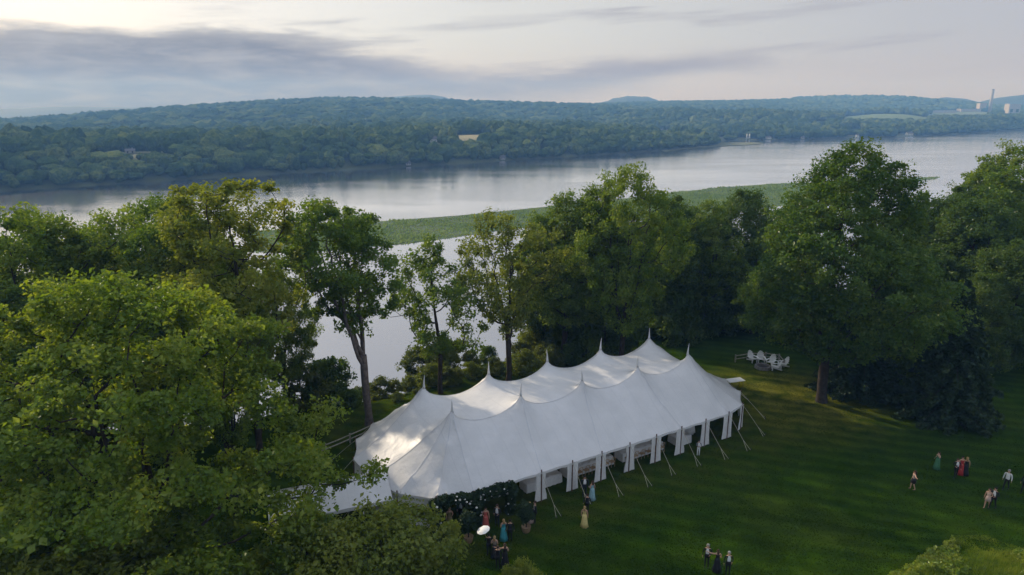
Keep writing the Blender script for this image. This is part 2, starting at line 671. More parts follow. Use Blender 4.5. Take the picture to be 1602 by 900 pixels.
def ridge_top(u):
    """ground height above the river of the back ridge, so that its tree tops reach the crest line"""
    P = shore(u) + RIDGE_Q * NF
    d = P[..., 1] * math.cos(PITCH) + 15
    px = 801 + FPX * P[..., 0] / np.maximum(d, 80)
    py = np.interp(px, [c[0] for c in CREST], [c[1] for c in CREST])
    ang = -PITCH + np.arctan((450 - py) / FPX)
    return CAMZ + np.maximum(P[..., 1], 100) * np.tan(ang) - WATER_Z - 15.0


HILLS = []


def far_h(u, q):
    """height above the river at shoreline coordinate u and q metres inland"""
    px = px_of_u(u)
    bankh = np.interp(px, [-200, 0, 300, 600, 900, 1080, 1150, 1480, 1602, 1900], [19, 19, 18, 16, 15, 9, 4, 5, 18, 18])
    midh = np.interp(px, [-200, 0, 300, 600, 900, 1080, 1200, 1290, 1340, 1450, 1520, 1602, 1900], [-9, -9, -6, -4, -2, 2, 8, 18, 24, 24, 16, 4, 4])
    rt = ridge_top(u)
    h = -3 + (bankh + 3) * smooth(q, -8, 60) + midh * smooth(q, 150, 420)
    k = smooth(q, 480, RIDGE_Q)
    h = h * (1 - k) + rt * k
    h = h - 0.4 * rt * smooth(q, 1450, 2200)
    h = h + wave(u, q, 3) * (0.8 + 4.5 * smooth(q, 60, 400) * (1 - .7 * k)) + 2.5 * wave(u * 2.3, q * 2.3, 13) * smooth(q, 30, 200) * (1 - .6 * k)
    for hu, hq, hz_, a, b in HILLS:
        h = h + hz_ * np.exp(-((u - hu) / a) ** 2 - ((q - hq) / b) ** 2)
    return h


def make_far():
    u = np.concatenate([np.linspace(0, 1300, 14)[:-1], np.linspace(1300, 4300, 150), np.linspace(4350, _cum[-1], 10)])
    q = np.concatenate([np.linspace(-14, 120, 18), np.linspace(140, 1600, 44), np.linspace(1660, 1800, 4)])
    U, Q = np.meshgrid(u, q)
    P = shore(U) + Q[..., None] * NF
    Z = WATER_Z + far_h(U, Q)
    V = np.stack([P[..., 0].ravel(), P[..., 1].ravel(), Z.ravel()], 1)
    ny, nx = U.shape
    i = np.arange(ny * nx).reshape(ny, nx)
    F = np.stack([i[:-1, :-1].ravel(), i[:-1, 1:].ravel(), i[1:, 1:].ravel(), i[1:, :-1].ravel()], 1)
    m = material('far_ground', (.085, .095, .035), 0.95, 0.3, .01)
    o = bpy.data.objects.new('far_hillside', np_mesh('far_hillside', V, F, [m], True))
    link(o)
    tag(o, kind='structure')


def far_point(px, py_guess_q):
    """shore coordinate whose inland line at q metres projects on pixel column px"""
    us = np.linspace(800, _cum[-1] - 50, 1500)
    P = shore(us) + py_guess_q * NF
    h = far_h(us, np.full_like(us, py_guess_q)) + WATER_Z
    d = P[:, 1] * math.cos(PITCH) + (CAMZ - h) * math.sin(PITCH)
    x = 801 + FPX * P[:, 0] / np.maximum(d, 10)
    k = np.argmin(np.abs(x - px) + (P[:, 1] < 100) * 1e6)
    return us[k], Vector((P[k, 0], P[k, 1], h[k]))


def project(P):
    P = np.asarray(P, float)
    z = P[..., 2] - CAMZ
    d = P[..., 1] * math.cos(PITCH) - z * math.sin(PITCH)
    v = P[..., 1] * math.sin(PITCH) + z * math.cos(PITCH)
    return 801 + FPX * P[..., 0] / d, 450 - FPX * v / d


HILLS += [(far_point(px, q)[0], q, hz_, a, b) for px, q, hz_, a, b in [(733, 135, 9, 80, 60), (1385, 370, 11, 230, 160), (1520, 560, 9, 260, 160)]]
make_far()
# clearings: (px, q, half width along u, half depth in q)
CLEAR = [(733, 104, 44, 44), (1520, 570, 190, 120), (205, 95, 60, 12), (680, 105, 20, 14), (1385, 330, 150, 120), (1475, 420, 60, 40), (1420, 25, 30, 22), (1340, 20, 12, 12),
         (1170, 30, 22, 25), (1210, 20, 15, 15), (1040, 260, 22, 16), (640, 8, 6, 9), (786, 9, 8, 9), (1530, 430, 90, 50)]
_clear = [(far_point(px, q)[0], q, a, b) for px, q, a, b in CLEAR]


def field(px, q, a, b, col, name):
    u0, _ = far_point(px, q)
    nu, nq = 25, 13
    V = []
    for j in range(nq):
        for i in range(nu):
            fu, fq = i / (nu - 1) * 2 - 1, j / (nq - 1) * 2 - 1
            x, y = fu * math.sqrt(1 - fq * fq / 2), fq * math.sqrt(1 - fu * fu / 2)
            uu, qq = u0 + x * a, q + y * b
            P = shore(np.array(uu)) + qq * NF
            V.append((P[0], P[1], WATER_Z + float(far_h(np.array(uu), np.array(qq))) + .8))
    i = np.arange(nu * nq).reshape(nq, nu)
    F = np.stack([i[:-1, :-1].ravel(), i[:-1, 1:].ravel(), i[1:, 1:].ravel(), i[1:, :-1].ravel()], 1)
    o = bpy.data.objects.new(name, np_mesh(name, V, F, [material(name + '_turf', col, .95, .2, .03)], True))
    link(o)
    tag(o, kind='structure')


field(733, 106, 42, 38, (.24, .21, .105), 'hay_field')
field(205, 95, 58, 11, (.20, .20, .10), 'clearing')
field(1385, 330, 145, 112, (.11, .155, .05), 'pasture')
field(1520, 560, 180, 110, (.11, .14, .06), 'plant_yard')


def ico(sub):
    import bmesh
    bm = bmesh.new()
    bmesh.ops.create_icosphere(bm, subdivisions=sub, radius=1)
    V = np.array([v.co[:] for v in bm.verts])
    F = np.array([[v.index for v in f.verts] for f in bm.faces])
    bm.free()
    return V, F


OPEN = [(px0, px1, yl, far_point((px0 + px1) / 2, q)[1].y - 3) for px0, px1, yl, q in [
    (714, 752, 220, 118), (669, 687, 226, 104), (140, 262, 241, 95), (195, 213, 239, 92), (1318, 1446, 187, 350), (1450, 1534, 181, 560),
    (1526, 1548, 180, 600), (1570, 1599, 179, 560), (1030, 1049, 206, 255)]]


def make_far_woods():
    r = np.random.default_rng(11)
    protos = {}
    for sub in (1, 2, 3):
        V, F = ico(sub)
        lst = []
        for k in range(7):
            dsp = np.zeros(len(V))
            for j in range(16):
                dv = r.normal(size=3)
                dv[2] = abs(dv[2]) * .9 - .2
                dv /= np.linalg.norm(dv)
                dsp += np.maximum(0, V @ dv - 0.70) * r.uniform(0.4, 1.6)
            W = V * (0.82 + dsp * 0.65 + r.normal(0, 0.075 if sub > 1 else 0.05, len(V)))[:, None]
            W[:, 2] = np.where(W[:, 2] < 0, W[:, 2] * 1.0, W[:, 2] * 1.05)
            lst.append(W)
        protos[sub] = (lst, F)
    out = {}
    bands = [(2, 24, 8.6, 2, .95), (24, 90, 9.6, 2, 1.05), (90, 220, 11.5, 2, 1.15), (220, 560, 14, 2, 1.25), (560, 1450, 20, 1, 1.3), (1450, 1600, 26, 1, 1.3)]
    for q0, q1, spc, sub, sz in bands:
        us = np.arange(1200, 5200, spc)
        qs = np.arange(q0, q1, spc * 0.9)
        U, Q = np.meshgrid(us, qs)
        U = U + r.uniform(-.48, .48, U.shape) * spc
        Q = Q + r.uniform(-.48, .48, U.shape) * spc
        U, Q = U.ravel(), Q.ravel()
        keep = np.ones(len(U), bool)
        for cu, cq, a, b in _clear:
            keep &= ((U - cu) / a) ** 2 + ((Q - cq) / b) ** 2 > 1
        P = shore(U) + Q[:, None] * NF
        h = far_h(U, Q)
        keep &= h > 0.6
        Z = WATER_Z + h
        px, py = project(np.stack([P[:, 0], P[:, 1], Z + 8], 1))
        keep &= (px > -60) & (px < 1670) & (P[:, 1] > 100)
        # open land low on the right bank
        lowland = (px > 1120) & (px < 1470) & (Q < 420)
        keep &= ~(lowland & (wave(U * 3, Q * 3, 9) > 0.25))
        P, Z, Q = P[keep], Z[keep], Q[keep]
        n = len(P)
        rad = r.uniform(0.36, 0.92, n) * spc
        hh = r.uniform(0.65, 1.35, n) * 6.3 * sz
        hh = np.where(Q < 60, hh * 0.85, hh)
        # kept low in front of the fields and buildings that show from across the river
        tx, _ = project(np.stack([P[:, 0], P[:, 1], Z + hh], 1))
        ok = np.ones(n, bool)
        for x0, x1, ylim, ymax in OPEN:
            kk = (CAMZ + P[:, 1] * math.tan(-PITCH + math.atan((450 - ylim) / FPX)) - Z) / (1.85 * hh)
            hit = (tx > x0 - 4) & (tx < x1 + 4) & (P[:, 1] < ymax) & (kk < 1)
            ok &= ~(hit & (kk < .28))
            hh = np.where(hit, hh * np.clip(kk, .2, 1), hh)
            rad = np.where(hit, rad * np.clip(kk * 1.3, .45, 1), rad)
        P, Z, rad, hh = P[ok], Z[ok], rad[ok], hh[ok]
        n = len(P)
        lst, F = protos[sub]
        nv = len(lst[0])
        which = r.integers(0, 7, n)
        allV = np.empty((n, nv, 3))
        ang = r.uniform(0, 6.28, n)
        ca, sa = np.cos(ang), np.sin(ang)
        pv = np.stack(lst)[which]
        allV[:, :, 0] = (pv[:, :, 0] * ca[:, None] - pv[:, :, 1] * sa[:, None]) * rad[:, None] + P[:, 0, None]
        allV[:, :, 1] = (pv[:, :, 0] * sa[:, None] + pv[:, :, 1] * ca[:, None]) * rad[:, None] + P[:, 1, None]
        allV[:, :, 2] = pv[:, :, 2] * hh[:, None] + (Z + hh * 0.82)[:, None]
        FF = (F[None] + (np.arange(n) * nv)[:, None, None]).reshape(-1, 3)
        out[q0] = (allV.reshape(-1, 3), FF)
    base = 0
    VV, FFs = [], []
    for V, F in out.values():
        VV.append(V)
        FFs.append(F + base)
        base += len(V)
    o = bpy.data.objects.new('far_woods', np_mesh('far_woods', np.concatenate(VV), np.concatenate(FFs), [L_FAR], False))
    link(o)
    tag(o, 'hazy wood covering the hills across the river', 'woods', kind='stuff')
    print('far woods tris', sum(len(F) for F in FFs))


make_far_woods()


def make_mountains():
    m = material('mountain_forest', (.035, .05, .03), 0.95, 0.25, .004)
    def ridge(pts, depth, name):
        # pts: (px, py) of the crest; build a ridge with real depth behind
        V, F = [], []
        n = 60
        xs = np.linspace(pts[0][0], pts[-1][0], n)
        ys = np.interp(xs, [p[0] for p in pts], [p[1] for p in pts])
        r = np.random.default_rng(int(depth))
        ys = ys + r.normal(0, .5, n)
        rows = [(-330, 0.0), (-220, 0.55), (-90, 0.9), (0, 1.0), (110, 0.5), (220, 0.0)]
        for dq, hf in rows:
            for x, y in zip(xs, ys):
                d = ray(x, y)
                k = depth / d[1]
                top = CAMZ + d[2] * k
                V.append((d[0] * k * (1 + dq / depth), depth + dq, WATER_Z - 2 + (top - WATER_Z + 2) * hf))
        i = np.arange(len(rows) * n).reshape(len(rows), n)
        F = np.stack([i[:-1, :-1].ravel(), i[:-1, 1:].ravel(), i[1:, 1:].ravel(), i[1:, :-1].ravel()], 1)
        o = bpy.data.objects.new(name, np_mesh(name, V, F, [m], True))
        link(o)
        tag(o, kind='structure')
    ridge([(-500, 195), (-200, 178), (0, 172), (90, 166), (180, 168), (330, 168), (470, 168), (560, 158), (650, 148), (690, 149), (720, 163), (760, 180)], 3700, 'mountains')
    ridge([(900, 185), (935, 163), (960, 154), (985, 150), (1015, 152), (1045, 164), (1075, 185)], 3650, 'mountain')
    ridge([(1400, 185), (1440, 160), (1480, 152), (1510, 155), (1530, 160), (1570, 151), (1640, 146), (1800, 152), (2000, 185)], 3650, 'mountain_range')


make_mountains()

# spit of land and marsh
def sheet(name, poly, z, mat, kind='structure', thick=0.0):
    mb = MB()
    n = len(poly)
    if thick:
        mb.add([(x, y, z) for x, y in poly] + [(x, y, z - thick) for x, y in poly], [tuple(range(n))] + [(i, (i + 1) % n, n + (i + 1) % n, n + i) for i in range(n)])
    else:
        mb.add([(x, y, z) for x, y in poly], [tuple(range(n))])
    o = mb.build(name, mat)
    tag(o, kind=kind)
    return o


spit_px = [(1040, 237), (1090, 231), (1140, 228), (1185, 226), (1196, 224), (1180, 222.5), (1120, 223), (1060, 226), (1020, 230)]
sheet('spit', [tuple(at(x, y, -29.3)[:2]) for x, y in spit_px], -29.3, material('spit_turf', (.10, .11, .05), .95, .3, .05), thick=1.2)

marsh_px_far = [(395, 362), (500, 357), (600, 346), (720, 337), (850, 324), (960, 313), (1060, 301), (1130, 293), (1200, 290), (1320, 284), (1466, 276.5)]
marsh_px_near = [(1458, 280.5), (1420, 284), (1330, 296), (1230, 320), (1100, 335), (960, 345), (850, 352), (760, 364), (700, 373), (640, 381), (600, 385), (520, 392), (430, 396), (380, 392)]
marsh_poly = [at(x, y, WATER_Z + .05)[:2] for x, y in marsh_px_far + marsh_px_near]


def inside(poly, x, y):
    c = np.zeros(x.shape, bool)
    n = len(poly)
    for i in range(n):
        x1, y1 = poly[i]
        x2, y2 = poly[(i + 1) % n]
        c ^= ((y1 > y) != (y2 > y)) & (x < (x2 - x1) * (y - y1) / (y2 - y1 + 1e-12) + x1)
    return c


def make_marsh():
    sheet('marsh_mud', [tuple(p) for p in marsh_poly], WATER_Z + 0.06, material('marsh_mud_mat', (.055, .09, .030), .9, .25, .2))
    r = np.random.default_rng(5)
    xs = [p[0] for p in marsh_poly]
    ys = [p[1] for p in marsh_poly]
    n = 160000
    x = r.uniform(min(xs), max(xs), n)
    y = r.uniform(min(ys), max(ys), n)
    pert = 6.0
    k = inside(marsh_poly, x + pert * wave(x * 9, y * 9, 21), y + pert * wave(x * 9, y * 9, 22))
    k &= wave(x * 6, y * 6, 2) + .6 * wave(x * 22, y * 22, 3) + r.uniform(-.5, .5, n) > -.75
    x, y = x[k], y[k]
    n = len(x)
    w = r.uniform(.35, .8, n)
    h = r.uniform(.4, 1.25, n) * np.clip(1 + .6 * wave(x * 10, y * 10, 6), .35, 1.7)
    a = r.uniform(0, math.pi, n)
    dx, dy = np.cos(a) * w, np.sin(a) * w
    lx, ly = r.normal(0, .2, n), r.normal(0, .2, n)
    z0 = np.full(n, WATER_Z)
    V = np.empty((n, 3, 3))
    V[:, 0] = np.stack([x - dx, y - dy, z0], 1)
    V[:, 1] = np.stack([x + dx, y + dy, z0], 1)
    V[:, 2] = np.stack([x + lx, y + ly, z0 + h], 1)
    o = bpy.data.objects.new('marsh_plants', np_mesh('marsh_plants', V.reshape(-1, 3), np.arange(n * 3).reshape(n, 3), [L_MARSH]))
    link(o)
    tag(o, 'green bed of water plants along the near side of the river', 'marsh plants', kind='stuff')


make_marsh()

# ------------------------------------------------------------------ trees
def leaves_np(r, C, N, size, up=0.55, outward=None):
    """folded rhombic leaves at points C with normals around up/outward"""
    n = len(C)
    nr = r.normal(size=(n, 3)) * 0.75
    nr[:, 2] += up
    if outward is not None:
        nr += outward * 0.45
    nr /= np.linalg.norm(nr, axis=1)[:, None]
    a = np.cross(nr, r.normal(size=(n, 3)))
    a /= np.linalg.norm(a, axis=1)[:, None] + 1e-9
    b = np.cross(nr, a)
    L = (size * np.clip(r.lognormal(-.03, .33, n), .45, 2.0))[:, None]
    W = L * r.uniform(0.55, 0.8, (n, 1))
    V = np.empty((n, 4, 3))
    V[:, 0] = C - a * L * .5
    V[:, 1] = C + b * W * .5 + nr * L * .12
    V[:, 2] = C + a * L * .5
    V[:, 3] = C - b * W * .5 + nr * L * .12
    return V.reshape(-1, 3), np.arange(n * 4).reshape(n, 4)


PROF = {
    'round': lambda h: np.sqrt(np.clip(1 - (2 * h - 1) ** 2, 0.02, 1)),
    'egg': lambda h: np.clip(np.sin(np.pi * np.clip(h, 0, 1) ** 0.72), 0.05, 1) ** 0.75,
    'top': lambda h: np.clip(np.sin(np.pi * np.clip(h * .93 + .02, 0, 1) ** 1.35), 0.05, 1) ** 0.7,
    'wide': lambda h: np.clip(1 - h ** 2.6, 0.03, 1) ** .6 * (0.72 + .28 * np.clip(h * 3, 0, 1)),
    'vase': lambda h: np.clip(np.sin(np.pi * np.clip(h, 0, 1) ** 1.5), 0.07, 1) ** .65,
}


def gen_tree(seed, H, zb, Rr, nclump, per, leaf, clump_r=1.0, trunk_r=0.35, prof='egg', off=(0, 0), fork=None, nlead=4,
             inner=0.35, flat=0.78, lobes=0.28, bare_low=0.0, ry=None, leaf_mat=L_OAK, bark=BARK, up=0.55):
    r = np.random.default_rng(seed)
    per, leaf, clump_r = int(per * 1.4), leaf * .90, clump_r * 1.12
    ry = ry or Rr
    pf = PROF[prof]
    ph = r.uniform(0, 6.28, 6)
    off = np.array(off, float)
    # clump centres
    pts = []
    tries = 0
    mind = 0.78 * ((Rr * ry * (H - zb)) / max(nclump, 1)) ** (1 / 3) * 1.1
    while len(pts) < nclump and tries < nclump * 60:
        tries += 1
        h = r.uniform(0, 1) ** 0.9
        a = r.uniform(0, 6.283)
        lob = 1 + lobes * (0.6 * math.sin(2 * a + ph[0] + 3 * h) + 0.5 * math.sin(3 * a + ph[1] - 5 * h) + 0.55 * math.sin(9 * h + ph[2] + 2 * a))
        e = pf(h) * lob
        rad = e * (inner + (1 - inner) * math.sqrt(r.uniform(0, 1)))
        p = np.array([math.cos(a) * rad * Rr + off[0] * h ** .8, math.sin(a) * rad * ry + off[1] * h ** .8, zb + h * (H - zb)])
        if tries < nclump * 40 and pts and np.min(np.sum((np.array(pts) - p) ** 2, 1)) < mind ** 2 * (0.6 + .4 * r.uniform()):
            continue
        pts.append(p)
    pts = np.array(pts)
    # skeleton
    pos = [np.zeros(3)]
    par = [-1]
    zt = fork if fork else zb + (H - zb) * 0.72
    nst = max(3, int(zt / 1.1))
    wob = r.normal(0, .05, 2)
    for i in range(1, nst + 1):
        f = i / nst
        z = zt * f
        hh = max(0, (z - zb) / (H - zb))
        pos.append(np.array([off[0] * hh ** .8 + wob[0] * z * .5 + .10 * math.sin(z * .5 + ph[3]), off[1] * hh ** .8 + wob[1] * z * .5 + .10 * math.sin(z * .43 + ph[4]), z]))
        par.append(len(pos) - 2)
    if fork:
        tip = len(pos) - 1
        for k in range(nlead):
            a = 2 * math.pi * (k + r.uniform(-.3, .3)) / nlead + ph[5]
            tgt = np.array([off[0] * .7 + math.cos(a) * Rr * r.uniform(.25, .5), off[1] * .7 + math.sin(a) * ry * r.uniform(.25, .5), zb + (H - zb) * r.uniform(.62, .82)])
            st_i = tip - (k % 3)
            p0 = pos[st_i]
            n = max(4, int(np.linalg.norm(tgt - p0) / 1.1))
            prev = st_i
            for j in range(1, n + 1):
                f = j / n
                q = p0 + (tgt - p0) * f
                q[:2] = p0[:2] + (tgt - p0)[:2] * f ** .8
                q = q + r.normal(0, .10, 3)
                pos.append(q)
                par.append(prev)
                prev = len(pos) - 1
    axis_n = len(pos)
    P = np.array(pos)
    dist0 = np.min(np.linalg.norm(pts[:, None] - P[None], axis=2), 1)
    order = np.argsort(dist0)
    tips = []
    for i in order:
        c = pts[i]
        P = np.array(pos)
        dv = c - P
        hor = np.hypot(dv[:, 0], dv[:, 1])
        d = np.linalg.norm(dv, axis=1)
        cost = d + 2.2 * np.maximum(0, .35 * hor - dv[:, 2]) + 4.0 * (P[:, 2] < min(zb * .8, zt * .6))
        j = int(np.argmin(cost))
        p0 = P[j]
        n = max(2, int(d[j] / 0.9))
        prev = j
        bend = r.normal(0, .12 * d[j], 3)
        for k in range(1, n + 1):
            f = k / n
            q = p0 + (c - p0) * f + bend * math.sin(math.pi * f) * .6
            q[2] += -0.10 * d[j] * math.sin(math.pi * f) * (1 if c[2] > p0[2] else -.6)
            pos.append(q)
            par.append(prev)
            prev = len(pos) - 1
        tips.append(prev)
    P = np.array(pos)
    par = np.array(par)
    w = np.zeros(len(P))
    for tnode in tips:
        w[tnode] += 1
    for i in range(len(P) - 1, 0, -1):
        w[par[i]] += w[i]
    w = np.maximum(w, .4)
    rad = trunk_r * (w / w[0]) ** 0.52
    rad = np.maximum(rad, 0.022)
    # root flare
    rad[0] *= 1.35
    # tubes
    V, F = [], []
    cnt = 0
    dirs = np.zeros_like(P)
    dirs[1:] = P[1:] - P[par[1:]]
    dirs[0] = (0, 0, 1)
    dirs /= np.linalg.norm(dirs, axis=1)[:, None] + 1e-9

    def ring(c, d, rr, n):
        a = np.cross(d, (1, 0.13, 0))
        a /= np.linalg.norm(a) + 1e-9
        b = np.cross(d, a)
        t = np.arange(n) * 2 * math.pi / n
        return c + (np.cos(t)[:, None] * a + np.sin(t)[:, None] * b) * rr

    for i in range(1, len(P)):
        j = par[i]
        n = 10 if rad[i] > .16 else (6 if rad[i] > .06 else 4)
        cont = rad[i] > 0.72 * rad[j]
        V.append(ring(P[j], dirs[j] if cont else dirs[i], rad[j] if cont else rad[i] * 1.15, n))
        V.append(ring(P[i], dirs[i], rad[i], n))
        k = np.arange(n)
        F += [(cnt + a, cnt + (a + 1) % n, cnt + n + (a + 1) % n, cnt + n + a) for a in range(n)]
        cnt += 2 * n
    trunk = np_mesh('trunk', np.concatenate(V), np.array(F), [bark], True)
    # leaves
    n = len(pts) * per
    ci = np.repeat(np.arange(len(pts)), per)
    szf = r.uniform(.6, 1.4, len(pts))
    dr = r.normal(size=(n, 3))
    dr /= np.linalg.norm(dr, axis=1)[:, None]
    rr = r.uniform(0, 1, n) ** .45
    o = dr * (rr * clump_r * szf[ci])[:, None]
    o[:, 2] *= flat
    # sub-clumping: pull toward 7 random points of the clump
    sub = r.normal(size=(len(pts), 7, 3))
    sub /= np.linalg.norm(sub, axis=2)[:, :, None]
    sub *= clump_r * .8 * r.uniform(.5, 1.1, (len(pts), 7, 1))
    sub[:, :, 2] *= flat
    tgt = sub[ci, r.integers(0, 7, n)]
    o = o * .58 + tgt * szf[ci][:, None] * .68
    C = pts[ci] + o
    ctr = np.array([off[0] * .5, off[1] * .5, zb + (H - zb) * .4])
    outw = C - ctr
    outw /= np.linalg.norm(outw, axis=1)[:, None] + 1e-9
    LV, LF = leaves_np(r, C, n, leaf, up, outw)
    crown = np_mesh('crown', LV, LF, [leaf_mat])
    return trunk, crown


TREES = 0


def put_tree(meshes, x, y, name, label, rz=0.0, sc_=1.0, group=None, sink=0.15, cat='tree', z=None):
    zz = float(ground_z(x, y)) if z is None else z
    e = empty(name, (x, y, zz - sink), rz, label, cat, group)
    s3 = sc_ if isinstance(sc_, (tuple, list)) else (sc_, sc_, sc_)
    e.scale = s3
    for nm, me in zip(('trunk', 'crown'), meshes):
        link(bpy.data.objects.new(nm, me), e)
    return e


BL = 'trees along the edge of the bluff'
# --- trees that stand out in the photograph, each with a shape of its own
put_tree(gen_tree(101, 20.8, 3.0, 8.5, 310, 250, .26, 1.25, .55, 'round', off=(.4, 0), fork=4.5, nlead=7, inner=.3, leaf_mat=L_MAPLE, flat=.7, lobes=.55),
         -22.2, 34.6, 'maple_tree', 'huge spreading maple filling the lower left foreground', 0)
put_tree(gen_tree(102, 21.6, 9.8, 5.4, 120, 165, .29, 1.15, .36, 'vase', off=(-3.2, 0), fork=8.6, nlead=6, inner=.25, leaf_mat=L_OAK, bark=BARK_GREY, lobes=.4),
         -13.9, 60.9, 'oak_tree', 'tall tree on a long bare trunk behind the left end of the tent', 0)
put_tree(gen_tree(103, 17.2, 5.2, 4.7, 74, 135, .29, 1.05, .25, 'egg', off=(-.6, 0), inner=.3, leaf_mat=L_OAK, lobes=.42),
         -7.7, 68.4, 'oak_tree', 'slender see-through tree against the water above the second tent peak', 0)
put_tree(gen_tree(104, 19.0, 5.6, 4.7, 110, 120, .28, 1.1, .30, 'top', off=(-.3, 0), fork=6.0, nlead=4, inner=.3, leaf_mat=L_LIME, lobes=.32),
         -0.4, 71.2, 'oak_tree', 'airy light green tree with forked trunk behind the tent middle', 0)
put_tree(gen_tree(105, 26.6, 5.4, 9.0, 640, 140, .28, 1.2, .5, 'egg', off=(.5, 0), inner=.4, leaf_mat=L_GREEN, lobes=.32),
         32.5, 66.3, 'oak_tree', 'great egg shaped tree standing on the lawn right of the tent', 0)

# --- shared tree shapes
GA = gen_tree(201, 21.0, 4.5, 5.6, 175, 175, .27, 1.1, .34, 'egg', fork=6, nlead=4, leaf_mat=L_OAK)
GB = gen_tree(202, 22.0, 5.0, 6.4, 200, 170, .27, 1.15, .36, 'round', fork=6, nlead=5, leaf_mat=L_MAPLE, lobes=.34)
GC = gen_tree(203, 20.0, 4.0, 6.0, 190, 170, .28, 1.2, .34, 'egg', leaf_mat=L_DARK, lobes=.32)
GD = gen_tree(204, 21.0, 6.5, 3.9, 84, 140, .25, .95, .24, 'top', leaf_mat=L_LIME, lobes=.42)
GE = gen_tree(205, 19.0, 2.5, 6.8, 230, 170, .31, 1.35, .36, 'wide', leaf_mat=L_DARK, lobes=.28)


def P_(px, D, Y):
    return (px - 801) / FPX * D


def row(me, px, Y, top_py, name, label, rz, wid=1.0, H0=21.0, group=BL):
    D = Y * math.cos(PITCH) + (CAMZ - 14) * math.sin(PITCH)
    x = (px - 801) / FPX * D
    ang = -PITCH + math.atan((450 - top_py) / FPX)
    topz = CAMZ + Y * math.tan(ang)
    gz = float(ground_z(x, Y))
    k = (topz - gz) / H0
    return put_tree(me, x, Y, name, label, rz, (k * wid, k * wid, k), group)


# left of the tent, along the bluff
row(GB, 15, 54, 330, 'maple_tree', 'leafy bluff tree at the far left edge of the view', 0.3, 1.0, 22)
row(GA, 108, 58, 338, 'oak_tree', 'second bluff tree from the left edge, its rounded top over the water', 1.3, 1.0)
row(GA, 60, 66, 352, 'oak_tree', 'dark bluff tree behind the leftmost tree tops', 4.1, 1.0, 20)
row(GB, 195, 60, 338, 'maple_tree', 'third bluff tree from the left, above the big maple crown', 2.2, 1.0, 22)
row(GA, 245, 68, 330, 'oak_tree', 'rounded green bluff tree left of the two pale tall tops', 0.7, .9, 20)
row(GA, 285, 58, 306, 'oak_tree', 'bluff tree just left of the pair of pale tall tops', 5.1, .85)
row(GD, 327, 54, 288, 'poplar_tree', 'pale tall narrow tree, left one of the pair above the big maple', 0.4, 1.05)
row(GD, 388, 52, 281, 'poplar_tree', 'pale tall narrow tree, right one of the pair with gaps of water', 2.9, 1.0)
row(GA, 432, 66, 398, 'oak_tree', 'tree filling in left of the long bare trunk', 3.3, .7, 21)
row(GB, 340, 50, 425, 'maple_tree', 'sunlit lower tree right behind the big maple', 1.9, .6, 22)
row(GC, 165, 52, 455, 'oak_tree', 'dark lower tree behind the left shoulder of the big maple', 2.5, 1.0, 20)
row(GC, 20, 46, 440, 'oak_tree', 'dark tree below the left edge tree, beside the big maple', 0.9, 1.0, 20)
# behind the tent
row(GA, 885, 79, 300, 'oak_tree', 'left tree of the dense clump behind the tent peaks', 0.2, 1.0)
row(GB, 980, 75, 267, 'maple_tree', 'highest tree of the dense clump behind the tent peaks', 1.0, .82, 22)
row(GA, 925, 79, 290, 'oak_tree', 'tree between the two highest of the clump behind the tent', 2.7, .8)
row(GC, 1050, 90, 305, 'oak_tree', 'dark tree right of the highest one in the clump behind the tent', 3.9, .95, 20)
row(GA, 1110, 88, 312, 'oak_tree', 'tree at the right end of the clump, above the rightmost tent peak', 5.2, .9)
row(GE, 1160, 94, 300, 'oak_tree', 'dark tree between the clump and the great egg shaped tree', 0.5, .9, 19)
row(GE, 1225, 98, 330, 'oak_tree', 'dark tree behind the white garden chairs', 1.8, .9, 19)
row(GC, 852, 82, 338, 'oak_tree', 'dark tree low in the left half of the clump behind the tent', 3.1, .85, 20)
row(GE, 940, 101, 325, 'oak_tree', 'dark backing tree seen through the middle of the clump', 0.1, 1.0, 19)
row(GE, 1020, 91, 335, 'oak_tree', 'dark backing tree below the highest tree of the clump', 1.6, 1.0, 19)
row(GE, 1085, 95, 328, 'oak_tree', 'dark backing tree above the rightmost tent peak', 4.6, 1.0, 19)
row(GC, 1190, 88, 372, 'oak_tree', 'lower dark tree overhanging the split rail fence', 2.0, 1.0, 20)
row(GA, 150, 72, 352, 'oak_tree', 'tree on the slope between the second and third bluff tops', 2.0, 1.0)
row(GA, 300, 74, 335, 'oak_tree', 'tree on the slope behind the pair of pale tall tops', 0.9, 1.0)
# right of the great tree
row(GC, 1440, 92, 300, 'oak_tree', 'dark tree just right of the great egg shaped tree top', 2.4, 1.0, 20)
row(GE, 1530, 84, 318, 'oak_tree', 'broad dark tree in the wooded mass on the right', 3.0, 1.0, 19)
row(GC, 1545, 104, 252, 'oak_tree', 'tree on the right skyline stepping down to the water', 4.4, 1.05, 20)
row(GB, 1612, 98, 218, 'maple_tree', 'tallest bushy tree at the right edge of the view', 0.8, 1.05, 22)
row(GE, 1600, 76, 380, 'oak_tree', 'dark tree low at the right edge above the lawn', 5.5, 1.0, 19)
row(GE, 1395, 80, 420, 'oak_tree', 'dark tree in the gloom behind the great egg shaped tree', 1.2, 1.0, 19)


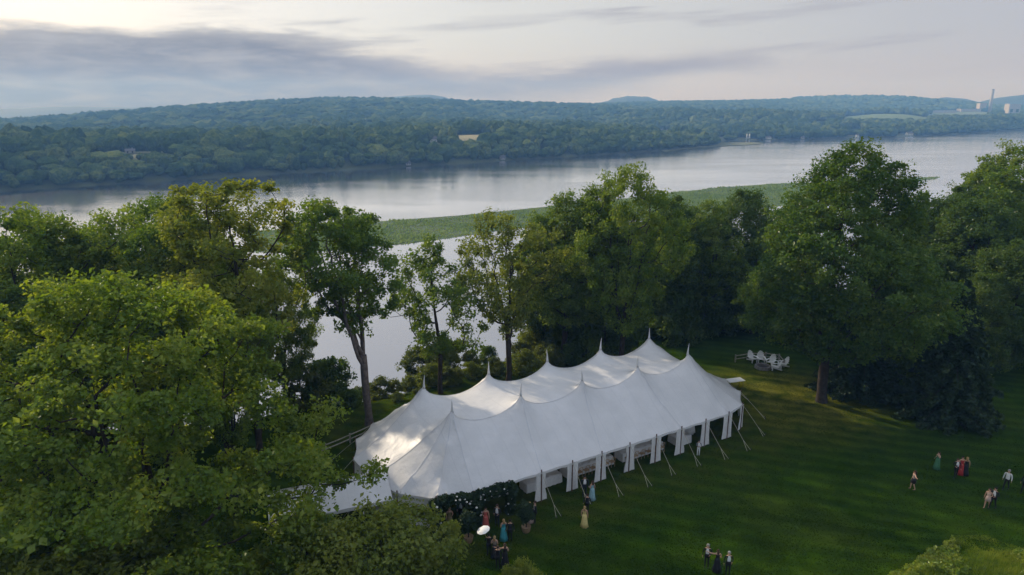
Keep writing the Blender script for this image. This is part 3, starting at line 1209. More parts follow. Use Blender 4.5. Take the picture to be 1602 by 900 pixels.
def gen_spruce(seed, H, Rr, levels, leaf_mat):
    r = np.random.default_rng(seed)
    mb = MB()
    mb.tube([(0, 0, 0), (0, 0, H * .5), (0, 0, H * .97)], [.32, .2, .03], 8)
    pts, outs = [], []
    for i in range(levels):
        f = i / (levels - 1)
        z = 0.6 + (H - 1.0) * f
        L = Rr * (1 - f) ** .85 + .25
        nb = int(11 - 5 * f)
        a0 = r.uniform(0, 6.28)
        for k in range(nb):
            a = a0 + 2 * math.pi * k / nb + r.normal(0, .12)
            Lb = L * r.uniform(.75, 1.12)
            tip = np.array([math.cos(a) * Lb, math.sin(a) * Lb, z - .28 * Lb + .1])
            base = np.array([0, 0, z])
            mid = (base + tip) / 2 + np.array([0, 0, .10 * Lb])
            mb.tube([base, mid, tip], [.05, .03, .012], 4, False)
            n = int(40 + 75 * Lb)
            t = r.uniform(.12, 1, n)[:, None]
            c = base * (1 - t) ** 2 + 2 * mid * t * (1 - t) + tip * t * t
            side = np.array([-math.sin(a), math.cos(a), 0])
            wdt = .42 * Lb * (1 - t * .75)
            c = c + side * r.uniform(-1, 1, (n, 1)) * wdt * .6 + np.array([0, 0, -1.]) * r.uniform(0, .38, (n, 1))
            pts.append(c)
    C = np.concatenate(pts)
    LV, LF = leaves_np(r, C, len(C), .34, .4)
    return mb.mesh('trunk', BARK, True), np_mesh('crown', LV, LF, [leaf_mat])


SP = gen_spruce(301, 14.5, 5.0, 26, L_SPRUCE)
p = at(1478, 652)
put_tree(SP, p.x, p.y, 'spruce_tree', 'dark drooping spruce at the lawn edge right of the great tree', 0.0)
put_tree(SP, p.x - 5.5, p.y + 6.5, 'spruce_tree', 'dark spruce behind the drooping one, close to the great tree', 2.0, (1.0, 1.0, .95))

row(GC, 1500, 92, 292, 'oak_tree', 'rounded tree filling the gap right of the great tree top', 0.3, 1.1, 20)
row(GA, 1572, 90, 258, 'oak_tree', 'sunlit tree stepping up toward the right edge of the view', 1.1, 1.15)
row(GC, 1462, 82, 388, 'oak_tree', 'dark tree close behind the right flank of the great tree', 2.1, 1.1, 20)
row(GE, 1545, 74, 430, 'oak_tree', 'low dark tree beside the spruces on the right', 0.6, 1.0, 19)
# foreground low trees
GF = gen_tree(206, 9.2, 1.2, 4.6, 130, 190, .28, 1.1, .2, 'round', leaf_mat=L_LIME, lobes=.36, inner=.3)
GG = gen_tree(207, 8.4, 0.8, 4.2, 120, 190, .28, 1.1, .2, 'wide', leaf_mat=L_MAPLE, lobes=.34, inner=.3)
put_tree(GF, -7.0, 32.9, 'maple_sapling', 'bright young maple crown at bottom centre before the tent entrance', 0.4, (.90, .90, .89))
put_tree(GG, -11.6, 33.6, 'maple_sapling', 'young maple under the big one, left of the bright crown', 1.4, (.9, .9, .92))
put_tree(GF, 0.55, 33.2, 'maple_sapling', 'small tree top poking up at the bottom edge beside the guests', 2.4, (.30, .30, .56))
put_tree(GG, -16.2, 28.0, 'maple_sapling', 'dark low tree at the bottom edge left of centre', 2.9, (1.1, 1.1, 1.0))
put_tree(GF, -22.5, 27.5, 'maple_sapling', 'dark low tree at the bottom left under the big maple', 4.0, (1.1, 1.1, .95))
put_tree(GG, -28.0, 33.0, 'maple_sapling', 'low leafy tree at the lower left edge of the view', 5.0, (1.2, 1.2, 1.15))

# shrubs on the bluff and under the trees
S1 = gen_tree(208, 4.0, .2, 2.2, 50, 120, .25, .75, .09, 'round', leaf_mat=L_SHRUB, lobes=.3, inner=.3)
S2 = gen_tree(209, 4.6, .2, 2.4, 55, 120, .25, .8, .09, 'egg', leaf_mat=L_LIME, lobes=.34, inner=.3)
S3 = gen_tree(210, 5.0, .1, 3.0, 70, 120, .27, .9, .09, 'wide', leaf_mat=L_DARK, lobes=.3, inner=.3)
SG = 'shrubs on the bluff behind the tent'
n_shrub = 0
for px, Y, tpy, me, H0, wd, lab in [
    (592, 71, 592, S1, 4.0, 1.2, 'grey green shrub just right of the long bare trunk'),
    (632, 74, 588, S2, 4.6, 1.0, 'light shrub left of the first tent peak'),
    (560, 74, 602, S1, 4.0, 1.2, 'shrub behind the long bare trunk'),
    (690, 78, 530, S2, 4.6, .9, 'tall sunlit shrub between first and second tent peaks'),
    (655, 79, 545, S1, 4.0, .9, 'tall shrub above the first tent peak'),
    (735, 79, 548, S1, 4.0, .9, 'tall shrub behind the second tent peak'),
    (762, 83, 540, S3, 5.0, .8, 'dark shrub left of the forked light green tree'),
    (838, 82, 500, S2, 4.6, .8, 'yellow green shrub right of the forked light green tree'),
    (815, 80, 535, S1, 4.0, .9, 'shrub at the foot of the forked light green tree'),
    (880, 85, 500, S3, 5.0, .8, 'dark shrub under the left tree of the clump'),
    (930, 81, 510, S2, 4.6, .8, 'light shrub in the shade below the clump'),
    (975, 80, 505, S3, 5.0, .9, 'dark shrub behind the fourth tent peak'),
    (1040, 90, 470, S3, 5.0, .8, 'dark shrub behind the rearmost tent peak'),
    (1100, 92, 465, S3, 5.0, .9, 'dark shrub right of the rearmost tent peak'),
    (1150, 95, 470, S3, 5.0, .9, 'dark shrub behind the split rail fence'),
    (1205, 97, 468, S3, 5.0, .9, 'dark shrub behind the white garden chairs'),
    (1255, 92, 470, S3, 5.0, .9, 'dark shrub behind the great tree trunk'),
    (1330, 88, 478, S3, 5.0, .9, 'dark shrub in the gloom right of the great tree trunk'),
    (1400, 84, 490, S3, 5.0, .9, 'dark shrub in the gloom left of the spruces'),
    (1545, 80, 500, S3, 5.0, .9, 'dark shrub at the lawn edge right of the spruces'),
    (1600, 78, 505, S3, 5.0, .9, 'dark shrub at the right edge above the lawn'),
    (500, 69, 560, S3, 5.0, .9, 'dark shrub left of the long bare trunk'),
    (455, 67, 575, S1, 4.0, 1.1, 'shrub glimpsed past the right side of the big maple'),
]:
    row(me, px, Y, tpy, 'shrub', lab, n_shrub * 1.7, wd, H0, SG).update_tag()
    n_shrub += 1
for px, Y, tpy, me, H0, wd, lab in [
    (905, 82, 470, S3, 5.0, .75, 'dark shrub between two trunks behind the third tent peak'),
    (648, 69, 606, S1, 4.0, 1.2, 'low shrub right behind the first tent peak'),
    (612, 67, 612, S2, 4.6, 1.1, 'low light shrub left of the first tent peak, close to the tent'),
    (700, 71, 575, S1, 4.0, 1.1, 'shrub at the foot of the slender see-through tree'),
    (668, 72, 570, S2, 4.6, 1.1, 'bushy shrub above the first tent peak'),
    (735, 73, 566, S2, 4.6, 1.1, 'light shrub left of the second tent peak'),
    (772, 74, 560, S1, 4.0, 1.1, 'shrub right behind the second tent peak'),
    (822, 74, 548, S2, 4.6, 1.1, 'light shrub left of the third tent peak'),
    (862, 76, 540, S1, 4.0, 1.1, 'shrub right behind the third tent peak'),
    (900, 77, 535, S3, 5.0, .9, 'dark shrub left of the fourth tent peak'),
    (575, 69, 618, S1, 4.0, 1.0, 'low shrub at the foot of the long bare trunk'),
    (535, 66, 610, S3, 5.0, .9, 'dark low shrub left of the long bare trunk foot'),
    (950, 79, 470, S3, 5.0, .75, 'dark shrub between trunks behind the fourth tent peak'),
    (1010, 91, 450, S3, 5.0, .75, 'tall dark shrub right behind the highest tent peak'),
    (1065, 86, 440, S3, 5.0, .75, 'tall dark shrub behind the rightmost tent peak'),
    (1125, 88, 440, S3, 5.0, .75, 'tall dark shrub at the edge of the grass left of the fence'),
    (1178, 91, 440, S3, 5.0, .75, 'tall dark shrub above the left garden chairs'),
    (1230, 89, 440, S3, 5.0, .75, 'tall dark shrub above the right garden chairs'),
    (1290, 84, 450, S3, 5.0, .75, 'tall dark shrub right behind the great tree trunk'),
    (1360, 78, 470, S3, 5.0, .75, 'tall dark shrub between the great tree trunk and the spruces'),
    (1420, 74, 480, S3, 5.0, .75, 'tall dark shrub touching the left spruce'),
]:
    row(me, px, Y, tpy, 'shrub', lab, n_shrub * 1.7, wd, H0, SG)
    n_shrub += 1
for o in list(sc.objects):
    if o.name.startswith('shrub'):
        o['category'] = 'shrub'


# meadow mound of long grass, lower right
def make_meadow():
    r = np.random.default_rng(31)
    edge_px = [(1372, 905), (1395, 893), (1425, 884), (1452, 868), (1470, 856), (1492, 846), (1515, 840), (1545, 844), (1580, 856), (1625, 866), (1680, 900), (1680, 990), (1372, 990)]
    poly = [tuple(at(*q)[:2]) for q in edge_px]
    n = 130000
    x = r.uniform(min(q[0] for q in poly), max(q[0] for q in poly), n)
    y = r.uniform(min(q[1] for q in poly), max(q[1] for q in poly), n)
    dd = .55
    wx, wy = dd * wave(x * 70, y * 70, 41), dd * wave(x * 70, y * 70, 42)
    k = inside(poly, x + wx, y + wy)
    x, y = x[k], y[k]
    n = len(x)
    z = ground_z(x, y)
    # taller toward the middle, in uneven tussocks
    inner = np.ones(n)
    for q in np.linspace(0, 6.28, 9)[:-1]:
        inner *= .35 + .65 * inside(poly, x + math.cos(q) * 1.3, y + math.sin(q) * 1.3)
    tus = np.clip(.55 + .55 * wave(x * 75, y * 75, 4) + .35 * wave(x * 190, y * 190, 5), .08, 1.5)
    tall = (.22 + .42 * inner) * tus
    n1 = int(n * .62)
    h = (r.uniform(.25, 1.0, n) * tall)[:n1]
    ang = r.uniform(0, 3.1416, n1)
    w = r.uniform(.016, .038, n1)
    lx, ly = r.normal(.05, .2, n1) * h * 1.4, r.normal(0, .2, n1) * h * 1.4
    V = np.empty((n1, 3, 3))
    X, Y, Z = x[:n1], y[:n1], z[:n1]
    V[:, 0] = np.stack([X - np.cos(ang) * w, Y - np.sin(ang) * w, Z - .03], 1)
    V[:, 1] = np.stack([X + np.cos(ang) * w, Y + np.sin(ang) * w, Z - .03], 1)
    V[:, 2] = np.stack([X + lx, Y + ly, Z + h], 1)
    o = bpy.data.objects.new('meadow_grass', np_mesh('meadow_grass', V.reshape(-1, 3), np.arange(n1 * 3).reshape(n1, 3), [L_MEADOW]))
    link(o)
    tag(o, 'sunlit patch of long meadow grass in the lower right corner', 'meadow grass', kind='stuff')
    C = np.stack([x[n1:], y[n1:], z[n1:] + r.uniform(.1, 1.25, n - n1) * tall[n1:]], 1)
    k = (wave(x[n1:] * 55, y[n1:] * 55, 8) > .05) & (r.uniform(0, 1, n - n1) < .55)
    LV, LF = leaves_np(r, C[k], int(k.sum()), .19, .6)
    o = bpy.data.objects.new('meadow_weeds', np_mesh('meadow_weeds', LV, LF, [L_MEADOW]))
    link(o)
    tag(o, 'broad leaved weeds among the long grass in the corner', 'weeds', kind='stuff')


make_meadow()

def make_lawn_blades():
    r = np.random.default_rng(91)
    px = r.uniform(540, 1640, 320000)
    py = 545 + 360 * r.uniform(0, 1, 320000) ** .75
    d = np.stack([(px - 801) / FPX, math.cos(PITCH) - (py - 450) / FPX * math.sin(PITCH), -math.sin(PITCH) - (py - 450) / FPX * math.cos(PITCH)], 1)
    tt = -CAMZ / d[:, 2]
    x, y = d[:, 0] * tt, d[:, 1] * tt
    s, t = st(x, y)
    k = (t < 15) & ~((np.abs(s) < 19) & (np.abs(t) < 7.4))
    k &= (wave(x * 110, y * 110, 61) + r.uniform(-1.2, 1.2, len(x))) > .1
    x, y = x[k], y[k]
    n = len(x)
    z = ground_z(x, y)
    w = r.uniform(.02, .06, n)
    h = r.uniform(.03, .085, n)
    a = r.uniform(0, math.pi, n)
    V = np.empty((n, 3, 3))
    V[:, 0] = np.stack([x - np.cos(a) * w, y - np.sin(a) * w, z - .01], 1)
    V[:, 1] = np.stack([x + np.cos(a) * w, y + np.sin(a) * w, z - .01], 1)
    V[:, 2] = np.stack([x + r.normal(0, .05, n), y + r.normal(0, .05, n), z + h], 1)
    m = leaf_material('lawn_blade', (.012, .036, .0015), (.024, .056, .003), (.052, .082, .008), trans=.25, gloss=.0, clump=.25)
    o = bpy.data.objects.new('lawn_grass', np_mesh('lawn_grass', V.reshape(-1, 3), np.arange(n * 3).reshape(n, 3), [m]))
    link(o)
    tag(o, 'short mown grass covering the shaded lawn', 'grass', kind='stuff')
    print('blades', n)


make_lawn_blades()

# ------------------------------------------------------------------ the sailcloth tent
HW, HL, CR = 7.7, 19.6, 7.2
EAVE = 2.5
PEAK_S = [-12.5, -6.25, 0.0, 6.25, 12.5]
PEAK_T = 2.75
PEAK_Z = 7.0


def tent_outline():
    """side pole positions in tent coordinates, counter-clockwise from the front left"""
    P = []
    for s in np.linspace(-13.2, 13.2, 10):
        P.append((s, -HW))
    for a in np.linspace(-90, 90, 8)[1:-1]:
        P.append((13.2 + 6.2 * math.cos(R(a)), HW * math.sin(R(a)) * (1.0)))
    for s in np.linspace(13.2, -13.2, 10):
        P.append((s, HW))
    for a in np.linspace(90, 270, 8)[1:-1]:
        P.append((-13.2 + 6.2 * math.cos(R(a)), HW * math.sin(R(a))))
    return P


POLES = tent_outline()


def sail_material():
    m = bpy.data.materials.new('sailcloth')
    m.use_nodes = True
    nt = m.node_tree
    nt.nodes.clear()
    G = NG(nt)
    t = G.n('ShaderNodeTexCoord')
    nzv = G.noise(t.outputs['Object'], 0.6, 5, 0.6)
    n2 = G.noise(t.outputs['Object'], 1.6, 4, 0.5, .4)
    c = G.mix(G.sstep(nzv, .3, .75), (.70, .70, .695, 1), (.78, .775, .77, 1))
    sx = G.n('ShaderNodeSeparateXYZ')
    G.l(t.outputs['Object'], sx.inputs[0])
    ln = G.m('ABSOLUTE', G.m('SUBTRACT', G.m('FRACT', G.m('MULTIPLY', sx.outputs[0], 1 / 1.52)), .5))
    c = G.mix(G.m('MULTIPLY', G.sstep(ln, .470, .492), .28), c, (.55, .55, .56, 1))
    b = G.n('ShaderNodeBump')
    b.inputs['Strength'].default_value = 0.2
    b.inputs['Distance'].default_value = 0.25
    G.l(n2, b.inputs['Height'])
    d = G.n('ShaderNodeBsdfDiffuse')
    G.l(c, d.inputs[0])
    G.l(b.outputs[0], d.inputs['Normal'])
    tr = G.n('ShaderNodeBsdfTranslucent')
    tr.inputs[0].default_value = (.80, .74, .66, 1)
    mx = G.n('ShaderNodeMixShader')
    mx.inputs[0].default_value = .16
    G.l(d.outputs[0], mx.inputs[1])
    G.l(tr.outputs[0], mx.inputs[2])
    gl = G.n('ShaderNodeBsdfGlossy')
    gl.inputs['Roughness'].default_value = .4
    G.l(b.outputs[0], gl.inputs['Normal'])
    fr = G.n('ShaderNodeFresnel')
    fr.inputs[0].default_value = 1.25
    mx2 = G.n('ShaderNodeMixShader')
    G.l(fr.outputs[0], mx2.inputs[0])
    G.l(mx.outputs[0], mx2.inputs[1])
    G.l(gl.outputs[0], mx2.inputs[2])
    o = G.n('ShaderNodeOutputMaterial')
    G.l(mx2.outputs[0], o.inputs[0])
    return m


SAIL = sail_material()
SEAM = material('sail_seam', (.62, .62, .63), .7, .04)


def make_tent():
    tent = empty('sailcloth_tent', T0, TA, 'long white sailcloth tent with two rows of pointed peaks on the lawn', 'tent')
    # ---- membrane: taut net solved on a triangulation
    pts, fixed = [], {}
    edges = []

    def addp(s, t, z=None):
        pts.append(Vector((s, t)))
        if z is not None:
            fixed[len(pts) - 1] = z
        return len(pts) - 1

    outl = []
    n = len(POLES)
    for i in range(n):
        a = Vector(POLES[i])
        b = Vector(POLES[(i + 1) % n])
        mid = (a + b) / 2
        inw = -mid.normalized() if abs(mid.x) > 13.3 else Vector((0, -math.copysign(1, mid.y)))
        for k in range(6):
            f = k / 6
            sag = 4 * f * (1 - f)
            q = a + (b - a) * f + inw * .16 * sag
            outl.append(addp(q.x, q.y, EAVE - .02 * sag + (0.10 if k == 0 else 0)))
    for i in range(len(outl)):
        edges.append((outl[i], outl[(i + 1) % len(outl)]))
    peaks = {}
    for j, tt in enumerate((-PEAK_T, PEAK_T)):
        for i, ss in enumerate(PEAK_S):
            peaks[i, j] = addp(ss, tt, PEAK_Z)
    for (i, j), pi in peaks.items():
        c = pts[pi]
        for rr, nn in ((.22, 12), (.5, 16), (.95, 20), (1.5, 24)):
            for k in range(nn):
                a = 2 * math.pi * (k + .5 * (rr > .3)) / nn
                addp(c.x + rr * math.cos(a), c.y + rr * math.sin(a))
    ridge_pairs = set()

    def ridgeline(i0, i1, step=.45):
        a, b = pts[i0], pts[i1]
        L = (b - a).length
        m_ = max(2, int(L / step))
        prev = i0
        for k in range(1, m_):
            q = a + (b - a) * k / m_
            j = addp(q.x, q.y)
            edges.append((prev, j))
            prev = j
        edges.append((prev, i1))

    segs = []
    for j in (0, 1):
        for i in range(4):
            segs.append((peaks[i, j], peaks[i + 1, j]))
    pole_idx = [outl[i * 6] for i in range(n)]
    for j, sgn in ((0, -1), (1, 1)):
        for i in range(5):
            ss = PEAK_S[i]
            # nearest side poles on that long side
            cand = sorted([k for k in range(n) if POLES[k][1] * sgn > 7], key=lambda k: abs(POLES[k][0] - ss))[:1]
            for k in cand:
                segs.append((peaks[i, j], pole_idx[k]))
    for i, sg in ((0, -1), (4, 1)):
        for j, tg in ((0, -1), (1, 1)):
            for k in range(n):
                if POLES[k][0] * sg > 15 and POLES[k][1] * tg > .5:
                    segs.append((peaks[i, j], pole_idx[k]))
    seg_lines = [(pts[a].copy(), pts[b].copy()) for a, b in segs]
    for a, b in segs:
        ridgeline(a, b)
    rr_ = random.Random(3)
    s = -20.0
    while s < 20:
        t = -8.0
        while t < 8:
            q = Vector((s + rr_.uniform(-.08, .08), t + rr_.uniform(-.08, .08)))
            ok = abs(q.y) < HW - .35 and (abs(q.x) < 13.2 or ((abs(q.x) - 13.2) / 5.75) ** 2 + (q.y / (HW - .4)) ** 2 < 1)
            if ok and min((q - pts[pi]).length for pi in peaks.values()) > 1.75:
                addp(q.x, q.y)
            t += .42
        s += .42
    v2, e2, f2, ov, oe, of = delaunay_2d_cdt(pts, edges, [], 1, 1e-4)
    N = len(v2)
    V = np.array([(q.x, q.y) for q in v2])
    z = np.full(N, 4.0)
    fx = np.zeros(N, bool)
    for i, orig in enumerate(ov):
        for o_ in orig:
            if o_ in fixed:
                fx[i] = True
                z[i] = fixed[o_]
    F = np.array([f for f in f2 if len(f) == 3])
    E = np.unique(np.sort(np.concatenate([F[:, [0, 1]], F[:, [1, 2]], F[:, [2, 0]]]), axis=1), axis=0)
    # cotangent weights
    W = {}
    w = np.zeros(len(E))
    key = {tuple(e): i for i, e in enumerate(E)}
    for tri in F:
        for k in range(3):
            a, b, c = tri[k], tri[(k + 1) % 3], tri[(k + 2) % 3]
            u_, v_ = V[a] - V[c], V[b] - V[c]
            cr = abs(u_[0] * v_[1] - u_[1] * v_[0]) + 1e-6
            w[key[tuple(sorted((a, b)))]] += max(.02, .5 * float(u_ @ v_) / cr)
    # ridge webbing carries more tension: find edges along seam lines
    mids = (V[E[:, 0]] + V[E[:, 1]]) / 2
    dirs = V[E[:, 1]] - V[E[:, 0]]
    dirs /= np.linalg.norm(dirs, axis=1)[:, None] + 1e-9
    for si, (a, b) in enumerate(seg_lines):
        a_, b_ = np.array(a), np.array(b)
        d = (b_ - a_) / np.linalg.norm(b_ - a_)
        rel = mids - a_
        al = rel @ d
        dist = np.abs(rel[:, 0] * d[1] - rel[:, 1] * d[0])
        on = (dist < .02) & (al > 0) & (al < np.linalg.norm(b_ - a_)) & (np.abs(dirs @ d) > .99)
        w[on] += 3.0 if si < 8 else 2.4
    # screened net: pulls the cloth into a concave sweep
    free = ~fx
    target = EAVE + .9

    def mul(x):
        d = w * (x[E[:, 0]] - x[E[:, 1]])
        return np.bincount(E[:, 0], d, N) - np.bincount(E[:, 1], d, N)

    area = 0.15 * .012
    x = z.copy()
    b0 = -mul(np.where(fx, z, 0)) + area * 3.2
    b0[fx] = 0
    x = np.where(fx, 0, 4.2)

    def Aop(y):
        y = np.where(fx, 0, y)
        q = mul(y) + area * y
        q[fx] = 0
        return q

    rs = b0 - Aop(x)
    rs[fx] = 0
    pv = rs.copy()
    rsold = rs @ rs
    for it in range(1500):
        Ap = Aop(pv)
        al = rsold / (pv @ Ap + 1e-18)
        x += al * pv
        rs -= al * Ap
        rn = rs @ rs
        if rn < 1e-9:
            break
        pv = rs + rn / rsold * pv
        rsold = rn
    z = np.where(fx, z, x)
    V3 = np.column_stack([V, z])
    me = np_mesh('roof', V3, F, [SAIL], True)
    roof = link(bpy.data.objects.new('roof', me), tent)

    # height lookup for seams
    def hz(q):
        d = np.sum((V - q) ** 2, 1)
        k = np.argpartition(d, 4)[:4]
        ww = 1 / (d[k] + 1e-4)
        return float((z[k] * ww).sum() / ww.sum())

    for a, b in seg_lines:
        mb = MB()
        a_, b_ = np.array(a), np.array(b)
        d = (b_ - a_) / np.linalg.norm(b_ - a_)
        nn = np.array([-d[1], d[0]]) * .035
        L = np.linalg.norm(b_ - a_)
        rel = V - a_
        al_ = rel @ d
        on_ = np.where((np.abs(rel[:, 0] * d[1] - rel[:, 1] * d[0]) < .012) & (al_ > -.01) & (al_ < L + .01))[0]
        on_ = on_[np.argsort(al_[on_])]
        vs, fs = [], []
        for k in on_:
            q, h = V[k], z[k] + .030
            vs += [(q[0] - nn[0], q[1] - nn[1], h - .012), (q[0], q[1], h), (q[0] + nn[0], q[1] + nn[1], h - .012)]
        m_ = len(on_) - 1
        for k in range(m_):
            i = k * 3
            fs += [(i, i + 1, i + 4, i + 3), (i + 1, i + 2, i + 5, i + 4)]
        mb.add(vs, fs)
        mb.build('seam', SEAM, roof, True)
    # valance hem along the eave
    hemv = [V3[i] for i in range(N) if fx[i] and z[i] < 3]
    order = []
    for i in outl:
        q = np.array(pts[i])
        k = np.argmin(np.sum((V - q) ** 2, 1))
        order.append(V3[k])
    mb = MB()
    vs, fs = [], []
    for i, q in enumerate(order):
        o_ = np.array([q[0], q[1]])
        o_ = o_ / np.linalg.norm(o_) * .03
        dz = .17 + .03 * math.sin(i * 1.9)
        vs += [(q[0] + o_[0], q[1] + o_[1], q[2] + .005), (q[0] + o_[0] * 1.5, q[1] + o_[1] * 1.5, q[2] - dz)]
    m_ = len(order)
    for i in range(m_):
        fs.append((2 * i, 2 * i + 1, 2 * ((i + 1) % m_) + 1, 2 * ((i + 1) % m_)))
    mb.add(vs, fs)
    mb.build('valance', SAIL, tent, True)
    # masts with white pointed caps
    for j, tt in enumerate((-PEAK_T, PEAK_T)):
        for i, ss in enumerate(PEAK_S):
            mb = MB()
            mb.tube([(ss, tt, 0), (ss, tt, PEAK_Z)], .075, 8)
            mast = mb.build('mast', GOLDWOOD, tent)
            mb = MB()
            lean = .10 * math.sin(i * 2.1 + j)
            mb.tube([(ss, tt, PEAK_Z - .12), (ss, tt, PEAK_Z + .0), (ss, tt, PEAK_Z + .16), (ss + lean * .2, tt, PEAK_Z + .4), (ss + lean * .6, tt, PEAK_Z + .7), (ss + lean, tt, PEAK_Z + 1.02)],
                    [.13, .105, .085, .062, .038, .010], 10)
            mb.build('mast_cap', SAIL, mast, True)
    # side poles, curtains, guy ropes
    for i, (s_, t_) in enumerate(POLES):
        out = Vector((s_, t_)) - Vector((max(-13.2, min(13.2, s_)), 0))
        out.normalize()
        tang = Vector((-out.y, out.x))
        mb = MB()
        mb.tube([(s_, t_, 0), (s_, t_, EAVE + .22)], .045, 8)
        mb.ball((s_, t_, EAVE + .24), .06, 6, 4)
        mb.build('side_pole', DARKWOOD, tent)
        front = t_ < -7 and -8.0 < s_
        rightend = s_ > 13.5
        if front or rightend:
            for sd in (-1, 1):
                mb = MB()
                vs, fs = [], []
                nx, nz = 13, 7
                flare = .11 if (i % 3) else .05
                wdt = .44 + .10 * math.sin(i * 2.3 + sd)
                for b_ in range(nz):
                    f = b_ / (nz - 1)
                    for a_ in range(nx):
                        u_ = a_ / (nx - 1)
                        lat = sd * (.06 + u_ * (wdt + flare * f) * (1 - (.42 * math.sin(math.pi * min(1, f * 1.15)) ** 2 if (i * 7 + (sd > 0)) % 5 == 0 else .10 * math.sin(math.pi * f))))
                        dep = .055 * math.sin(a_ * math.pi * .9 + i) * (.5 + .6 * f) - .03
                        if rightend and s_ > 17:
                            lat += -.25 * f * f * sd * 0 + .3 * f * f * (1 if t_ > -5 else 0)
                        px_ = Vector((s_, t_)) + tang * lat + out * dep
                        vs.append((px_.x, px_.y, EAVE - .02 - f * (EAVE - .12)))
                for b_ in range(nz - 1):
                    for a_ in range(nx - 1):
                        k = b_ * nx + a_
                        fs.append((k, k + 1, k + nx + 1, k + nx))
                mb.add(vs, fs)
                mb.build('curtain', CLOTH, tent, True)
        # closed pleated wall panels round the left end
        j = (i + 1) % n
        s2, t2 = POLES[j]
        if (s_ < -13.5 or s2 < -13.5) and not (t_ < 0 and t2 < -7 and s2 > -13.4 and False):
            if s_ < -13.1 and s2 < -13.1 and not (t_ < -6 and t2 < -6):
                mb = MB()
                vs, fs = [], []
                A_, B_ = Vector((s_, t_)), Vector((s2, t2))
                od = ((A_ + B_) / 2 - Vector((-13.2, 0))).normalized()
                nx = 49
                for b_ in range(5):
                    f = b_ / 4
                    for a_ in range(nx):
                        u_ = a_ / (nx - 1)
                        q = A_ + (B_ - A_) * u_ - od * (.10 + .16 * 4 * u_ * (1 - u_)) + od * (.045 * math.sin(a_ * math.pi * .75) * (.4 + .8 * f) + .12 * f)
                        vs.append((q.x, q.y, EAVE - .03 - f * (EAVE - .08)))
                for b_ in range(4):
                    for a_ in range(nx - 1):
                        k = b_ * nx + a_
                        fs.append((k, k + 1, k + nx + 1, k + nx))
                mb.add(vs, fs)
                mb.build('side_wall', CLOTH, tent, True)
        # guy rope with a forked lower end on two stakes
        if not (-17 < s_ < -10 and t_ < -3):
            top = Vector((s_, t_, EAVE + .05))
            L = 2.5 + .25 * math.sin(i * 1.7)
            ft = Vector((s_, t_, 0)) + Vector((out.x, out.y, 0)) * L
            kn = top + (ft - top) * .72
            mb = MB()
            mb.tube([top, kn], .016, 5)
            f1 = ft + Vector((tang.x, tang.y, 0)) * .22
            f2_ = ft - Vector((tang.x, tang.y, 0)) * .22
            mb.tube([kn, f1], .018, 5)
            mb.tube([kn, f2_], .018, 5)
            rp = mb.build('guy_rope', ROPE, tent)
            for q in (f1, f2_):
                mb = MB()
                mb.tube([q + Vector((0, 0, -.1)), q + Vector((out.x * .05, out.y * .05, .22))], .03, 6)
                mb.build('stake', IRON, rp)
    return tent


make_tent()


# small connected marquee at the left end
def make_marquee():
    ridge0 = at(604, 735, 3.6)
    dirv = Vector((-0.93, -0.36, 0)).normalized()
    rz = math.atan2(dirv.y, dirv.x)
    e = empty('marquee', (ridge0.x, ridge0.y, 0), rz, 'small white gabled marquee joined to the left end of the big tent', 'tent')
    L, hw, ez, rzt = 8.5, 2.2, 2.35, 3.5
    mb = MB()
    vs, fs = [], []
    nx = 25
    prof = [(-hw, ez), (-hw * .55, ez + .52), (-hw * .2, rzt - .22), (0, rzt), (hw * .2, rzt - .22), (hw * .55, ez + .52), (hw, ez)]
    for k in range(nx):
        x = L * k / (nx - 1)
        bay = (x / L * 4) % 1
        sag = 4 * bay * (1 - bay)
        for y, zz in prof:
            vs.append((x, y * (1 - .02 * sag), zz - .09 * sag * (abs(y) / hw < .9)))
    m_ = len(prof)
    for k in range(nx - 1):
        for j in range(m_ - 1):
            i = k * m_ + j
            fs.append((i, i + 1, i + m_ + 1, i + m_))
    mb.add(vs, fs)
    mb.build('roof', SAIL, e, True)
    for sd in (-1, 1):
        mb = MB()
        vs, fs = [], []
        for k in range(nx):
            x = L * k / (nx - 1)
            vs += [(x, sd * hw, ez + .004), (x, sd * (hw + .02), ez - .22)]
        for k in range(nx - 1):
            fs.append((2 * k, 2 * k + 1, 2 * k + 3, 2 * k + 2))
        mb.add(vs, fs)
        mb.build('valance', SAIL, e)
    for k in range(5):
        for sd in (-1, 1):
            mb = MB()
            mb.tube([(L * k / 4, sd * (hw - .06), 0), (L * k / 4, sd * (hw - .06), ez)], .04, 8)
            mb.build('pole', WHITE, e)
    for k in (2, 3):
        mb = MB()
        vs, fs = [], []
        n = 40
        for b_ in range(2):
            for a_ in range(n):
                vs.append((L * k / 4 + L / 4 * a_ / (n - 1), -hw + .1 + .04 * math.sin(a_ * 2.3), ez - .05 - b_ * (ez - .1)))
        for a_ in range(n - 1):
            fs.append((a_, a_ + 1, n + a_ + 1, n + a_))
        mb.add(vs, fs)
        mb.build('side_wall', CLOTH, e, True)


make_marquee()


